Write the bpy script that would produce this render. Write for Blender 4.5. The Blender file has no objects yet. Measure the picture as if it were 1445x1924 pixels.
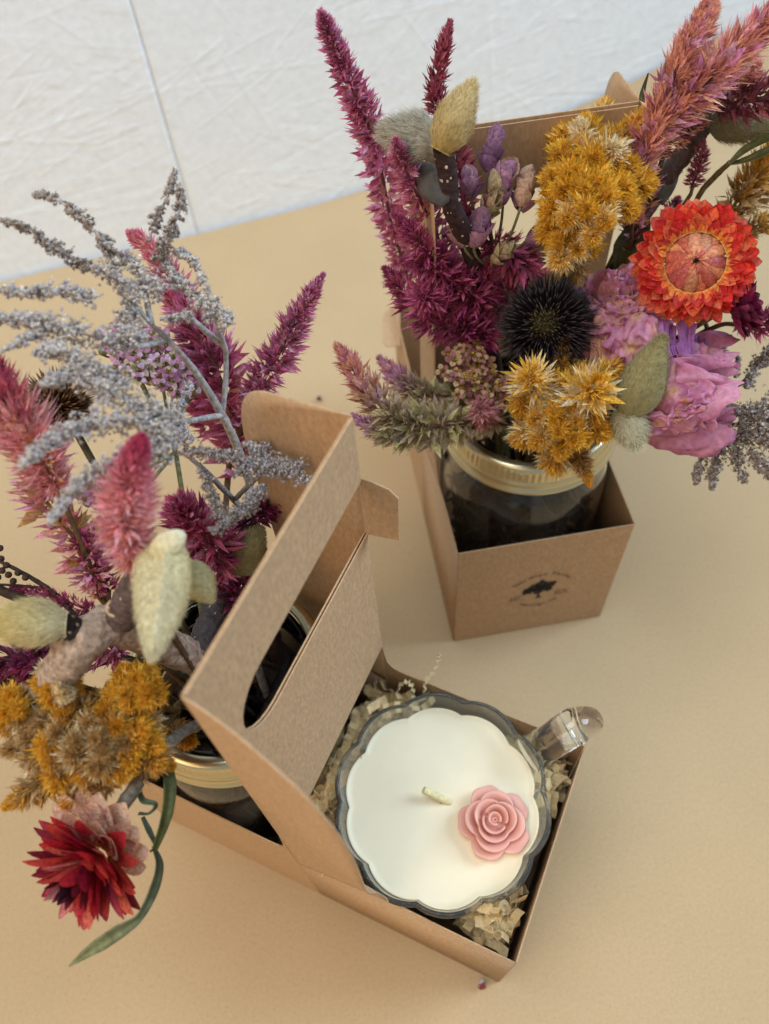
import bpy, bmesh, math, random
import numpy as np
from mathutils import Matrix, Vector, geometry

rnd = np.random.RandomState(7)
S = bpy.context.scene
COL = S.collection

# ------------------------------------------------------------------ camera, world, lamps
F_PX, PITCH, ROLL, CAM_H = 1523.19, math.radians(56.1434), math.radians(-5.2004), 0.4843
CAM = np.array([0, 0, CAM_H])
_fw = np.array([0, math.cos(PITCH), -math.sin(PITCH)])
_rt = np.array([1., 0, 0]); _up = np.cross(_rt, _fw)
RT = math.cos(ROLL) * _rt + math.sin(ROLL) * _up
UP = -math.sin(ROLL) * _rt + math.cos(ROLL) * _up
FW = _fw
cd = bpy.data.cameras.new('camera'); cam = bpy.data.objects.new('camera', cd); COL.objects.link(cam)
M = Matrix.Identity(4)
for i in range(3):
    M[i][0], M[i][1], M[i][2], M[i][3] = RT[i], UP[i], -FW[i], CAM[i]
cam.matrix_world = M
cd.sensor_fit = 'VERTICAL'; cd.sensor_height = 36.0; cd.lens = 36.0 * F_PX / 1924.0
cd.clip_start = 0.01; cd.clip_end = 20
cd.dof.use_dof = True; cd.dof.focus_distance = 0.32; cd.dof.aperture_fstop = 8.5
S.camera = cam

wd = bpy.data.worlds.new('World'); S.world = wd; wd.use_nodes = True
bg = wd.node_tree.nodes['Background']; bg.inputs['Color'].default_value = (0.78, 0.90, 1.0, 1); bg.inputs['Strength'].default_value = 0.40

def lamp(name, loc, target, size, power, color, size_y=None):
    l = bpy.data.lights.new(name, 'AREA'); o = bpy.data.objects.new(name, l); COL.objects.link(o)
    l.energy = power; l.color = color; l.size = size
    if size_y: l.shape = 'RECTANGLE'; l.size_y = size_y
    o.location = loc
    o.rotation_euler = (Vector(target) - Vector(loc)).to_track_quat('-Z', 'Y').to_euler()
    return o
lamp('window_light', (2.4, 0.55, 1.75), (0.0, 0.25, 0.0), 1.3, 74, (0.64, 0.81, 1.0), 1.5)
lamp('ceiling_light', (-0.35, 0.15, 1.75), (0.0, 0.35, 0.0), 0.9, 17.5, (0.82, 0.92, 1.0))
lamp('warm_lamp', (-0.75, -0.55, 0.85), (-0.05, 0.0, 0.0), 0.9, 8.5, (1.0, 0.68, 0.36))

S.view_settings.view_transform = 'Standard'; S.view_settings.look = 'None'
S.view_settings.exposure = -0.10; S.view_settings.gamma = 1.0
try: S.view_settings.use_curve_mapping = False
except Exception: pass
S.cycles.max_bounces = 12; S.cycles.transparent_max_bounces = 16; S.cycles.transmission_bounces = 12
S.cycles.sample_clamp_indirect = 4.0
S.cycles.use_denoising = True

# ------------------------------------------------------------------ helpers
def W(x, y, z):                       # photograph ray -> point of the place at height z
    d = (x - 722.5) / F_PX * RT - (y - 962) / F_PX * UP + FW
    return CAM + d * ((z - CAM_H) / d[2])
def px2m(n, P): return n * float((np.asarray(P) - CAM) @ FW) / F_PX
def lin(c):
    c = np.asarray(c, float) / 255.0
    return np.where(c <= 0.04045, c / 12.92, ((c + 0.055) / 1.055) ** 2.4)
def nrm(a): return a / np.maximum(np.linalg.norm(a, axis=-1, keepdims=True), 1e-9)
def catmull(P, n):
    P = np.asarray(P, float)
    if len(P) == 2: return P[0] + (P[1] - P[0]) * np.linspace(0, 1, n)[:, None]
    Q = np.vstack([2 * P[0] - P[1], P, 2 * P[-1] - P[-2]])
    t = np.linspace(0, len(P) - 1, n); i = np.minimum(t.astype(int), len(P) - 2); u = (t - i)[:, None]
    a, b, c, d = Q[i], Q[i + 1], Q[i + 2], Q[i + 3]
    return .5 * (2 * b + (c - a) * u + (2 * a - 5 * b + 4 * c - d) * u * u + (3 * b - a - 3 * c + d) * u ** 3)
def frames(P):
    T = nrm(np.gradient(P, axis=0)); N = np.zeros_like(T)
    a = np.array([0, 0, 1.]) if abs(T[0][2]) < .9 else np.array([1., 0, 0])
    v = np.cross(T[0], a); v /= np.linalg.norm(v)
    for i in range(len(P)):
        v = v - T[i] * (v @ T[i]); v /= max(np.linalg.norm(v), 1e-9); N[i] = v
    return T, N, np.cross(T, N)
def perp(D):
    D = np.atleast_2d(D); a = np.where(np.abs(D[:, 2:3]) < .9, np.array([[0, 0, 1.]]), np.array([[1., 0, 0]]))
    U = nrm(np.cross(D, a)); return U, np.cross(D, U)
def sm(x, a, b):
    t = np.clip((x - a) / (b - a), 0, 1); return t * t * (3 - 2 * t)

class MB:                             # collects faces, becomes ONE mesh object
    def __init__(s): s.v = []; s.f = []; s.c = []; s.n = 0
    def add(s, V, Fs, C=(1, 1, 1)):
        V = np.asarray(V, float).reshape(-1, 3); C = np.asarray(C, float)
        if C.ndim == 1: C = np.tile(C, (len(V), 1))
        Fs = np.asarray(Fs, int); s.v.append(V); s.c.append(C); s.f.append(Fs + s.n); s.n += len(V)
    def build(s, name, mat, parent=None, smooth=True, solid=0, sub=0):
        me = bpy.data.meshes.new(name)
        V = np.vstack(s.v); C = np.vstack(s.c)
        if parent is not None: V = V - np.array(world_loc(parent))
        tot = np.concatenate([np.full(len(f), f.shape[1]) for f in s.f]); loops = np.concatenate([f.ravel() for f in s.f])
        me.vertices.add(len(V)); me.vertices.foreach_set('co', V.ravel())
        me.loops.add(len(loops)); me.loops.foreach_set('vertex_index', loops.astype(np.int32))
        me.polygons.add(len(tot)); st = np.concatenate([[0], np.cumsum(tot)[:-1]])
        me.polygons.foreach_set('loop_start', st.astype(np.int32))
        try: me.polygons.foreach_set('loop_total', tot.astype(np.int32))
        except Exception: pass
        me.polygons.foreach_set('use_smooth', np.full(len(tot), smooth))
        me.update(calc_edges=True); me.validate()
        a = me.color_attributes.new('Col', 'FLOAT_COLOR', 'POINT')
        a.data.foreach_set('color', np.hstack([np.clip(C, 0, 1), np.ones((len(C), 1))]).astype(np.float32).ravel())
        me.materials.append(mat)
        o = bpy.data.objects.new(name, me); COL.objects.link(o)
        if parent is not None: o.parent = parent
        if solid:
            m = o.modifiers.new('solid', 'SOLIDIFY'); m.thickness = solid; m.offset = 0
        if sub:
            m = o.modifiers.new('sub', 'SUBSURF'); m.levels = sub; m.render_levels = sub
        return o
def world_loc(o):
    v = Vector((0, 0, 0))
    while o is not None: v += o.location; o = o.parent
    return v
def tag(o, label, cat, group=None, kind=None):
    o['label'] = label
    if cat: o['category'] = cat
    if group: o['group'] = group
    if kind: o['kind'] = kind
    return o
def thing(name, label, cat, loc, group=None):
    o = bpy.data.objects.new(name, None); COL.objects.link(o); o.location = Vector([float(x) for x in loc]); o.empty_display_size = .01
    return tag(o, label, cat, group)

def grid_faces(nu, nv, wrap=False):
    i, j = np.meshgrid(np.arange(nu - 1), np.arange(nv if wrap else nv - 1), indexing='ij')
    j2 = (j + 1) % nv
    q = np.stack([i * nv + j, (i + 1) * nv + j, (i + 1) * nv + j2, i * nv + j2], -1).reshape(-1, 4)
    return q[:, ::-1] if wrap else q
def tube(mb, P, R, col, ns=8, rough=0., cap=True, col2=None):
    P = np.asarray(P, float); n = len(P); R = np.interp(np.linspace(0, 1, n), np.linspace(0, 1, len(np.atleast_1d(R))), np.atleast_1d(R))
    T, N, B = frames(P); a = np.linspace(0, 2 * np.pi, ns, endpoint=False)
    rr = R[:, None] * (1 + rough * rnd.uniform(-1, 1, (n, ns)))
    V = P[:, None] + rr[..., None] * (np.cos(a)[None, :, None] * N[:, None] + np.sin(a)[None, :, None] * B[:, None])
    c = np.asarray(col, float)
    C = np.tile(c, (n * ns, 1)) if col2 is None else np.repeat(c + (np.asarray(col2) - c) * np.linspace(0, 1, n)[:, None], ns, 0)
    C = C * rnd.uniform(.85, 1.12, (n * ns, 1))
    mb.add(V, grid_faces(n, ns, True), C)
    if cap:
        for k in (0, n - 1):
            ring = V[k]; mb.add(np.vstack([ring, P[k:k + 1]]), [[i, (i + 1) % ns, ns] for i in range(ns)], np.vstack([C[:ns], C[:1]]))

def bracts(mb, P, D, U, L, Wd, c0, c1, fold=.35, bend=0.):
    """N pointed folded bracts: base P, direction D, outward normal U, length, width, base and tip colour"""
    n = len(P); L = np.asarray(L)[:, None]; Wd = np.asarray(Wd)[:, None]
    U = nrm(U - D * (U * D).sum(1, keepdims=True)); Sd = np.cross(D, U)
    m = P + D * L * .42
    V = np.stack([P, m - Sd * Wd + U * Wd * fold, m - U * Wd * fold * .6, m + Sd * Wd + U * Wd * fold, P + D * L + U * L * bend], 1)
    cm = c0 * .45 + c1 * .55
    C = np.stack([c0, cm * .97, cm, cm * 1.03, c1], 1)
    k = np.arange(n)[:, None] * 5
    Fs = np.stack([np.hstack([k + 0, k + 2, k + 1]), np.hstack([k + 0, k + 3, k + 2]), np.hstack([k + 1, k + 2, k + 4]), np.hstack([k + 2, k + 3, k + 4])], 1).reshape(-1, 3)
    mb.add(V.reshape(-1, 3), Fs, C.reshape(-1, 3))
def hairs(mb, P, D, L, w, c):
    n = len(P); U, B = perp(D); th = rnd.uniform(0, 6.28, (n, 1)); Sd = U * np.cos(th) + B * np.sin(th)
    L = np.broadcast_to(np.asarray(L, float), (n,))[:, None]
    bendv = (U * np.sin(th) - B * np.cos(th)) * L * rnd.uniform(-.25, .25, (n, 1))
    V = np.stack([P - Sd * w, P + Sd * w, P + D * L * .55 + Sd * w * .7 + bendv * .3, P + D * L * .55 - Sd * w * .7 + bendv * .3, P + D * L + bendv], 1)
    k = np.arange(n)[:, None] * 5
    mb.add(V.reshape(-1, 3), np.hstack([k, k + 1, k + 2]).repeat(1, 0), np.repeat(c, 5, 0))
    mb.add(V.reshape(-1, 3), np.vstack([np.hstack([k, k + 2, k + 3]), np.hstack([k + 3, k + 2, k + 4])]), np.repeat(c, 5, 0))
def pick(pal, n, jit=.12):
    dz_ = lambda q: lin(q) * .86 + .11 * lin(q).max() + .012 if q[0] > 1.6 * q[1] else lin(q) * 1.05
    pal = [(dz_(a), dz_(b)) for a, b in pal]; i = rnd.randint(0, len(pal), n)
    j = rnd.uniform(1 - jit, 1 + jit, (n, 1))
    return np.array([pal[k][0] for k in i]) * j, np.array([pal[k][1] for k in i]) * j

def spike(mb, P3, R, pal, K=34, lenf=1.05, wf=.17, spread=(62, 22), star=.45, hair=.6, paltip=None, core=(70, 40, 35), clump=4):
    """a foxtail of pointed bracts round the path P3 with radius R along it"""
    P = catmull(P3, 60); Rr = np.interp(np.linspace(0, 1, 60), np.linspace(0, 1, len(R)), R)
    T, N, B = frames(P); ln = np.linalg.norm(np.diff(P, axis=0), axis=1).sum()
    n = max(24, int(1.9 * K * ln / max(np.mean(Rr), 1e-4))); lenf = lenf * .82
    nc = max(3, n // clump)
    w = Rr / Rr.sum(); w = 1 / np.maximum(Rr, Rr.max() * .22); w /= w.sum()
    t = np.sort(np.interp(rnd.uniform(0, 1, nc), np.cumsum(w), np.linspace(0, 1, 60)))
    t = np.repeat(t, clump) + rnd.normal(0, .008, nc * clump); t = np.clip(t, 0, 1)
    n = len(t); x = t * 59; i = np.minimum(x.astype(int), 58); u = (x - i)[:, None]
    p = P[i] * (1 - u) + P[i + 1] * u; r = np.interp(t, np.linspace(0, 1, 60), Rr)
    a = np.repeat(np.arange(nc) * 2.39996 + rnd.uniform(-.5, .5, nc), clump) + rnd.normal(0, .16, n)
    Rd = np.cos(a)[:, None] * N[i] + np.sin(a)[:, None] * B[i]
    th = np.radians(spread[0] + (spread[1] - spread[0]) * t ** 1.6)[:, None]
    D = nrm(T[i] * np.cos(th) + Rd * np.sin(th) + star * rnd.normal(0, .62, (n, 3)))
    q_ = r * rnd.uniform(.05, .42, n)
    L = r * lenf * rnd.uniform(.65, 1.2, n)
    c0, c1 = pick(pal, n, .25)
    if paltip is not None:
        d0, d1 = pick(paltip, n); k = sm(t, .45, .85)[:, None]; c0 = c0 * (1 - k) + d0 * k; c1 = c1 * (1 - k) + d1 * k
    bracts(mb, p + Rd * q_[:, None], D, Rd, L, np.maximum(L * wf, .00028) * rnd.uniform(.7, 1.25, n), c0, c1, bend=rnd.uniform(-.08, .12))
    if hair:
        m = int(n * hair); s = rnd.randint(0, n, m)
        D2 = nrm(D[s] + rnd.normal(0, .3, (m, 3)))
        hairs(mb, p[s] + Rd[s] * (r[s] * .3)[:, None], D2, L[s] * rnd.uniform(.8, 1.15, m), .00011, c1[s] * .8 + .2 * c0[s])
    tube(mb, P, Rr * .09, (c0.mean(0) * .6 + lin(core) * .4), 6)
def ctrl(pts):                        # (px, py, z, radius px) -> points and radii in metres
    P = np.array([W(a[0], a[1], a[2]) for a in pts]); R = [px2m(a[3], p) for a, p in zip(pts, P)]
    return P, R

# ------------------------------------------------------------------ materials
def new_mat(name):
    m = bpy.data.materials.new(name); m.use_nodes = True; nt = m.node_tree
    for n in list(nt.nodes): nt.nodes.remove(n)
    out = nt.nodes.new('ShaderNodeOutputMaterial'); return m, nt, out
def node(nt, t, **kw):
    n = nt.nodes.new(t)
    for k, v in kw.items():
        if k in n.inputs.keys(): n.inputs[k].default_value = v
        else: setattr(n, k, v)
    return n
def attr_mat(name, rough=.6, transl=.22, spec=.3, nscale=900, namp=.35, sheen=0., bump=0.):
    m, nt, out = new_mat(name); L = nt.links.new
    at = node(nt, 'ShaderNodeAttribute', attribute_name='Col')
    no = node(nt, 'ShaderNodeTexNoise'); no.inputs['Scale'].default_value = nscale; no.inputs['Detail'].default_value = 3
    tc = node(nt, 'ShaderNodeTexCoord'); L(tc.outputs['Object'], no.inputs['Vector'])
    mr = node(nt, 'ShaderNodeMapRange'); mr.inputs['From Min'].default_value = .3; mr.inputs['From Max'].default_value = .7
    mr.inputs['To Min'].default_value = 1 - namp; mr.inputs['To Max'].default_value = 1 + namp
    L(no.outputs['Fac'], mr.inputs['Value'])
    mx = node(nt, 'ShaderNodeVectorMath', operation='SCALE'); L(at.outputs['Color'], mx.inputs[0]); L(mr.outputs['Result'], mx.inputs['Scale'])
    pb = node(nt, 'ShaderNodeBsdfPrincipled'); pb.inputs['Roughness'].default_value = rough; pb.inputs['Specular IOR Level'].default_value = spec
    if sheen: pb.inputs['Sheen Weight'].default_value = sheen; pb.inputs['Sheen Roughness'].default_value = .5
    L(mx.outputs[0], pb.inputs['Base Color'])
    if bump:
        b = node(nt, 'ShaderNodeBump'); b.inputs['Strength'].default_value = bump; b.inputs['Distance'].default_value = .001
        L(no.outputs['Fac'], b.inputs['Height']); L(b.outputs[0], pb.inputs['Normal'])
    if transl:
        tr = node(nt, 'ShaderNodeBsdfTranslucent'); L(mx.outputs[0], tr.inputs['Color'])
        ms = node(nt, 'ShaderNodeMixShader'); ms.inputs[0].default_value = transl
        L(pb.outputs[0], ms.inputs[1]); L(tr.outputs[0], ms.inputs[2]); L(ms.outputs[0], out.inputs[0])
    else: L(pb.outputs[0], out.inputs[0])
    return m
PETAL = attr_mat('dried_petal', .5, .38, .4)
FUZZ = attr_mat('bud_fur', .75, .2, .15, 700, .15, sheen=.3)
STEM = attr_mat('dry_stem', .7, 0, .25, 500, .4, bump=.5)
LEAF = attr_mat('dry_leaf', .55, .15, .3, 300, .3, bump=.3)
CRUMPLE = attr_mat('crumpled_petal', .65, .38, .2, 420, .2, bump=.4)
PAPER = attr_mat('paper_shred', .8, .1, .1, 600, .15)
WAXROSE = attr_mat('wax_rose', .38, 0, .45, 200, .05)

def kraft(name, base, var, scale, flecks=True, bump=.12, fib=(1, 1, 1)):
    m, nt, out = new_mat(name); L = nt.links.new
    tc = node(nt, 'ShaderNodeTexCoord'); mp = node(nt, 'ShaderNodeMapping'); mp.inputs['Scale'].default_value = fib
    L(tc.outputs['Object'], mp.inputs['Vector'])
    n1 = node(nt, 'ShaderNodeTexNoise'); n1.inputs['Scale'].default_value = scale; n1.inputs['Detail'].default_value = 6; n1.inputs['Roughness'].default_value = .7
    n2 = node(nt, 'ShaderNodeTexNoise'); n2.inputs['Scale'].default_value = 14; n2.inputs['Detail'].default_value = 4
    n3 = node(nt, 'ShaderNodeTexNoise'); n3.inputs['Scale'].default_value = scale * 1.7; n3.inputs['Detail'].default_value = 2
    L(mp.outputs[0], n1.inputs['Vector']); L(tc.outputs['Object'], n2.inputs['Vector']); L(mp.outputs[0], n3.inputs['Vector'])
    b = lin(base)
    r1 = node(nt, 'ShaderNodeValToRGB'); r1.color_ramp.elements[0].position = .32; r1.color_ramp.elements[1].position = .68
    r1.color_ramp.elements[0].color = (*(b * (1 - var)), 1); r1.color_ramp.elements[1].color = (*(b * (1 + var)), 1)
    L(n1.outputs['Fac'], r1.inputs[0])
    r2 = node(nt, 'ShaderNodeMapRange'); r2.inputs['From Min'].default_value = .3; r2.inputs['From Max'].default_value = .7
    r2.inputs['To Min'].default_value = .97; r2.inputs['To Max'].default_value = 1.02; L(n2.outputs['Fac'], r2.inputs['Value'])
    sc = node(nt, 'ShaderNodeVectorMath', operation='SCALE'); L(r1.outputs[0], sc.inputs[0]); L(r2.outputs[0], sc.inputs['Scale'])
    last = sc.outputs[0]
    if flecks:
        r3 = node(nt, 'ShaderNodeValToRGB'); r3.color_ramp.elements[0].position = .655; r3.color_ramp.elements[1].position = .72
        r3.color_ramp.elements[0].color = (0, 0, 0, 1); r3.color_ramp.elements[1].color = (.45, .45, .45, 1)
        L(n3.outputs['Fac'], r3.inputs[0])
        mx = node(nt, 'ShaderNodeMixRGB'); mx.inputs[2].default_value = (*(b * .35), 1); L(r3.outputs[0], mx.inputs[0]); L(last, mx.inputs[1]); last = mx.outputs[0]
    pb = node(nt, 'ShaderNodeBsdfPrincipled'); pb.inputs['Roughness'].default_value = .72; pb.inputs['Specular IOR Level'].default_value = .25
    L(last, pb.inputs['Base Color'])
    bp = node(nt, 'ShaderNodeBump'); bp.inputs['Strength'].default_value = bump; bp.inputs['Distance'].default_value = .0006
    L(n1.outputs['Fac'], bp.inputs['Height']); L(bp.outputs[0], pb.inputs['Normal']); L(pb.outputs[0], out.inputs[0])
    return m
KRAFT_BOX = kraft('kraft_card', (190, 156, 120), .17, 620, True, .35, (1, 1, .45))
KRAFT_TABLE = kraft('kraft_paper', (190, 164, 126), .07, 560, True, .14)

def plain(name, col, rough, metal=0., trans=0., ior=1.45, spec=.5, sss=0., noise=None):
    m, nt, out = new_mat(name); L = nt.links.new
    pb = node(nt, 'ShaderNodeBsdfPrincipled'); pb.inputs['Base Color'].default_value = (*col, 1); pb.inputs['Roughness'].default_value = rough
    pb.inputs['Metallic'].default_value = metal; pb.inputs['Transmission Weight'].default_value = trans; pb.inputs['IOR'].default_value = ior
    pb.inputs['Specular IOR Level'].default_value = spec
    if sss: pb.inputs['Subsurface Weight'].default_value = sss; pb.inputs['Subsurface Radius'].default_value = (.012, .008, .005)
    if noise:
        no = node(nt, 'ShaderNodeTexNoise'); no.inputs['Scale'].default_value = noise[0]; no.inputs['Detail'].default_value = 4
        tc = node(nt, 'ShaderNodeTexCoord'); L(tc.outputs['Object'], no.inputs['Vector'])
        bp = node(nt, 'ShaderNodeBump'); bp.inputs['Strength'].default_value = noise[1]; bp.inputs['Distance'].default_value = .001
        L(no.outputs['Fac'], bp.inputs['Height']); L(bp.outputs[0], pb.inputs['Normal'])
        mr = node(nt, 'ShaderNodeMapRange'); mr.inputs['To Min'].default_value = .88; mr.inputs['To Max'].default_value = 1.1; L(no.outputs['Fac'], mr.inputs['Value'])
        sc = node(nt, 'ShaderNodeVectorMath', operation='SCALE'); sc.inputs[0].default_value = col; L(mr.outputs[0], sc.inputs['Scale']); L(sc.outputs[0], pb.inputs['Base Color'])
    L(pb.outputs[0], out.inputs[0]); return m
WALLPAINT = plain('white_paint', (.87, .935, 1.0), .55, spec=.35, noise=(160, .25))
JARGLASS = plain('jar_glass', (.96, .98, .97), .01, trans=1.0, ior=1.45)
CUPGLASS = plain('cup_glass', (.96, .97, .90), .01, trans=.95, ior=1.22)
GOLD = plain('jar_lid_metal', (.66, .59, .38), .30, metal=1.0, noise=(60, .03))
WAX = plain('candle_wax', (.95, .85, .62), .42, sss=.2, spec=.4, noise=(35, .06))
INK = plain('black_ink', (.035, .03, .03), .7, spec=.2, noise=(400, .02))

# ------------------------------------------------------------------ the setting
WP0 = np.array([-.334, .621, 0.]); WD = np.array([.97097547, .23917908, 0.]); WN = np.array([.23917908, -.97097547, 0.])
def lift(s):                           # how high the paper's far edge curls up the wall
    return np.interp(s, [.30, .40, .52, .634, .70, .80, 1.1], [0, .006, .024, .050, .071, .097, .13])
def table():
    mb = MB(); ns, nt_ = 140, 90
    s = np.linspace(-.9, 1.3, ns)[:, None]; t = np.linspace(0, 1, nt_)[None, :]
    far = WP0[None, None] + WD * s[..., None] + WN * .004
    dist = (1 - t) ** 1.6 * 1.35                        # metres in front of the wall
    P = far + WN * dist[..., None]
    lf = lift(s); Rb = np.maximum(lf * 1.15, 1e-4)
    k = np.clip(1 - dist / (Rb * 1.4 + 1e-6), 0, 1)
    P[..., 2] = lf * k ** 2 + 0.00012 * np.sin(s * 9 + 3 * t)
    mb.add(P.reshape(-1, 3), grid_faces(ns, nt_))
    o = mb.build('table', KRAFT_TABLE)
    tag(o, 'table top covered with plain tan kraft paper', 'table', kind='structure')
table()
def wall():
    step = .0013
    for s0, s1, lab in ((-.45, .1853, 'white painted strand board left of the joint'), (.1860, 1.05, 'white painted strand board right of the joint')):
        nu = int((s1 - s0) / step); nv = int(.46 / step)
        H = np.zeros((nu, nv)); U = np.linspace(s0, s1, nu)[:, None]; Z = np.linspace(-.01, .45, nv)[None]
        r = np.random.RandomState(3 if s0 < 0 else 5)
        for k in range(int(2100 * (s1 - s0))):
            ridge = k > 1250 * (s1 - s0)
            cu, cz = r.uniform(s0, s1), r.uniform(0, .44); a = r.normal(.22, .30) if r.uniform() < .75 else r.uniform(-1.6, 1.6)
            L_, w_ = (r.uniform(.010, .05), r.uniform(.0007, .0012)) if ridge else (r.uniform(.02, .08), r.uniform(.004, .016))
            i0, i1 = np.searchsorted(U[:, 0], [cu - L_ - .02, cu + L_ + .02]); j0, j1 = np.searchsorted(Z[0], [cz - L_ - .02, cz + L_ + .02])
            du, dz = U[i0:i1] - cu, Z[:, j0:j1] - cz
            x = du * math.cos(a) + dz * math.sin(a); y = -du * math.sin(a) + dz * math.cos(a)
            sub = H[i0:i1, j0:j1]
            if ridge: sub += r.choice([-1, 1, 1]) * r.uniform(.00012, .00036) * np.exp(-(y / w_) ** 2) * (np.abs(x) < L_)
            else:
                msk = (np.abs(x) < L_ + y * r.uniform(-.8, .8)) & (np.abs(y) < w_)
                sub[msk] = (r.uniform(-.5, .5) + y[msk] / w_ * r.uniform(-.3, .3)) * .00026 + .2 * sub[msk]
        e = np.minimum(U - s0, s1 - U); H = H - .0012 * np.clip(1 - e / .0025, 0, 1) ** 2
        P = WP0 + WD * U[..., None] + WN * H[..., None]; P[..., 2] = P[..., 2] + Z
        mb = MB(); mb.add(P.reshape(-1, 3), grid_faces(nu, nv))
        o = mb.build('wall', WALLPAINT); tag(o, lab, 'wall', kind='structure')
    mb = MB(); c = WP0 + WD * .1855 - WN * .004                     # the dark recess behind the joint
    q = [c - WD * .006, c + WD * .006, c + WD * .006 + np.array([0, 0, .45]), c - WD * .006 + np.array([0, 0, .45])]
    mb.add(q, [[0, 1, 2, 3]]); o = mb.build('wall', plain('joint_filler', (.60, .59, .54), .9)); tag(o, 'greyish filler line in the joint between the two wall boards', 'wall joint', kind='structure')
wall()

# ------------------------------------------------------------------ boxes
LB = (np.array([-.0541, .0776, 0]), math.radians(61.3947))
RB_ = (np.array([.027, .3211, 0]), math.radians(4.9803))
def fr(B):
    o, a = B; return o, np.array([math.cos(a), math.sin(a), 0]), np.array([-math.sin(a), math.cos(a), 0])
def loc(B, x, y, z):
    o, a, b = fr(B); return o + a * x + b * y + np.array([0, 0, z])
BW, LC, LJ, HL, HJ = .0975, .1036, .1018, .104, .1105
# right box = the same box turned half round
_o, _a, _b = fr(RB_)
RBOX = (_o + _a * .0985, RB_[1] + math.pi)
TH = .0006

def sheet(mb, outline, to3d, nvec):   # a flat cut card with thickness
    pts = [Vector((p[0], p[1], 0)) for p in outline]
    tris = geometry.tessellate_polygon([pts]); n = len(outline)
    A = np.array([to3d(*p) for p in outline]); nv = np.asarray(nvec) * TH
    V = np.vstack([A - nv * .5, A + nv * .5])
    mb.add(V, [t for t in tris] + [tuple(i + n for i in t[::-1]) for t in tris])
    mb.add(V, [[i, (i + 1) % n, (i + 1) % n + n, i + n] for i in range(n)])
def rounded(cx, cz, r, a0, a1, n=7):
    return [(cx + r * math.cos(t), cz + r * math.sin(t)) for t in np.linspace(a0, a1, n)]

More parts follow.
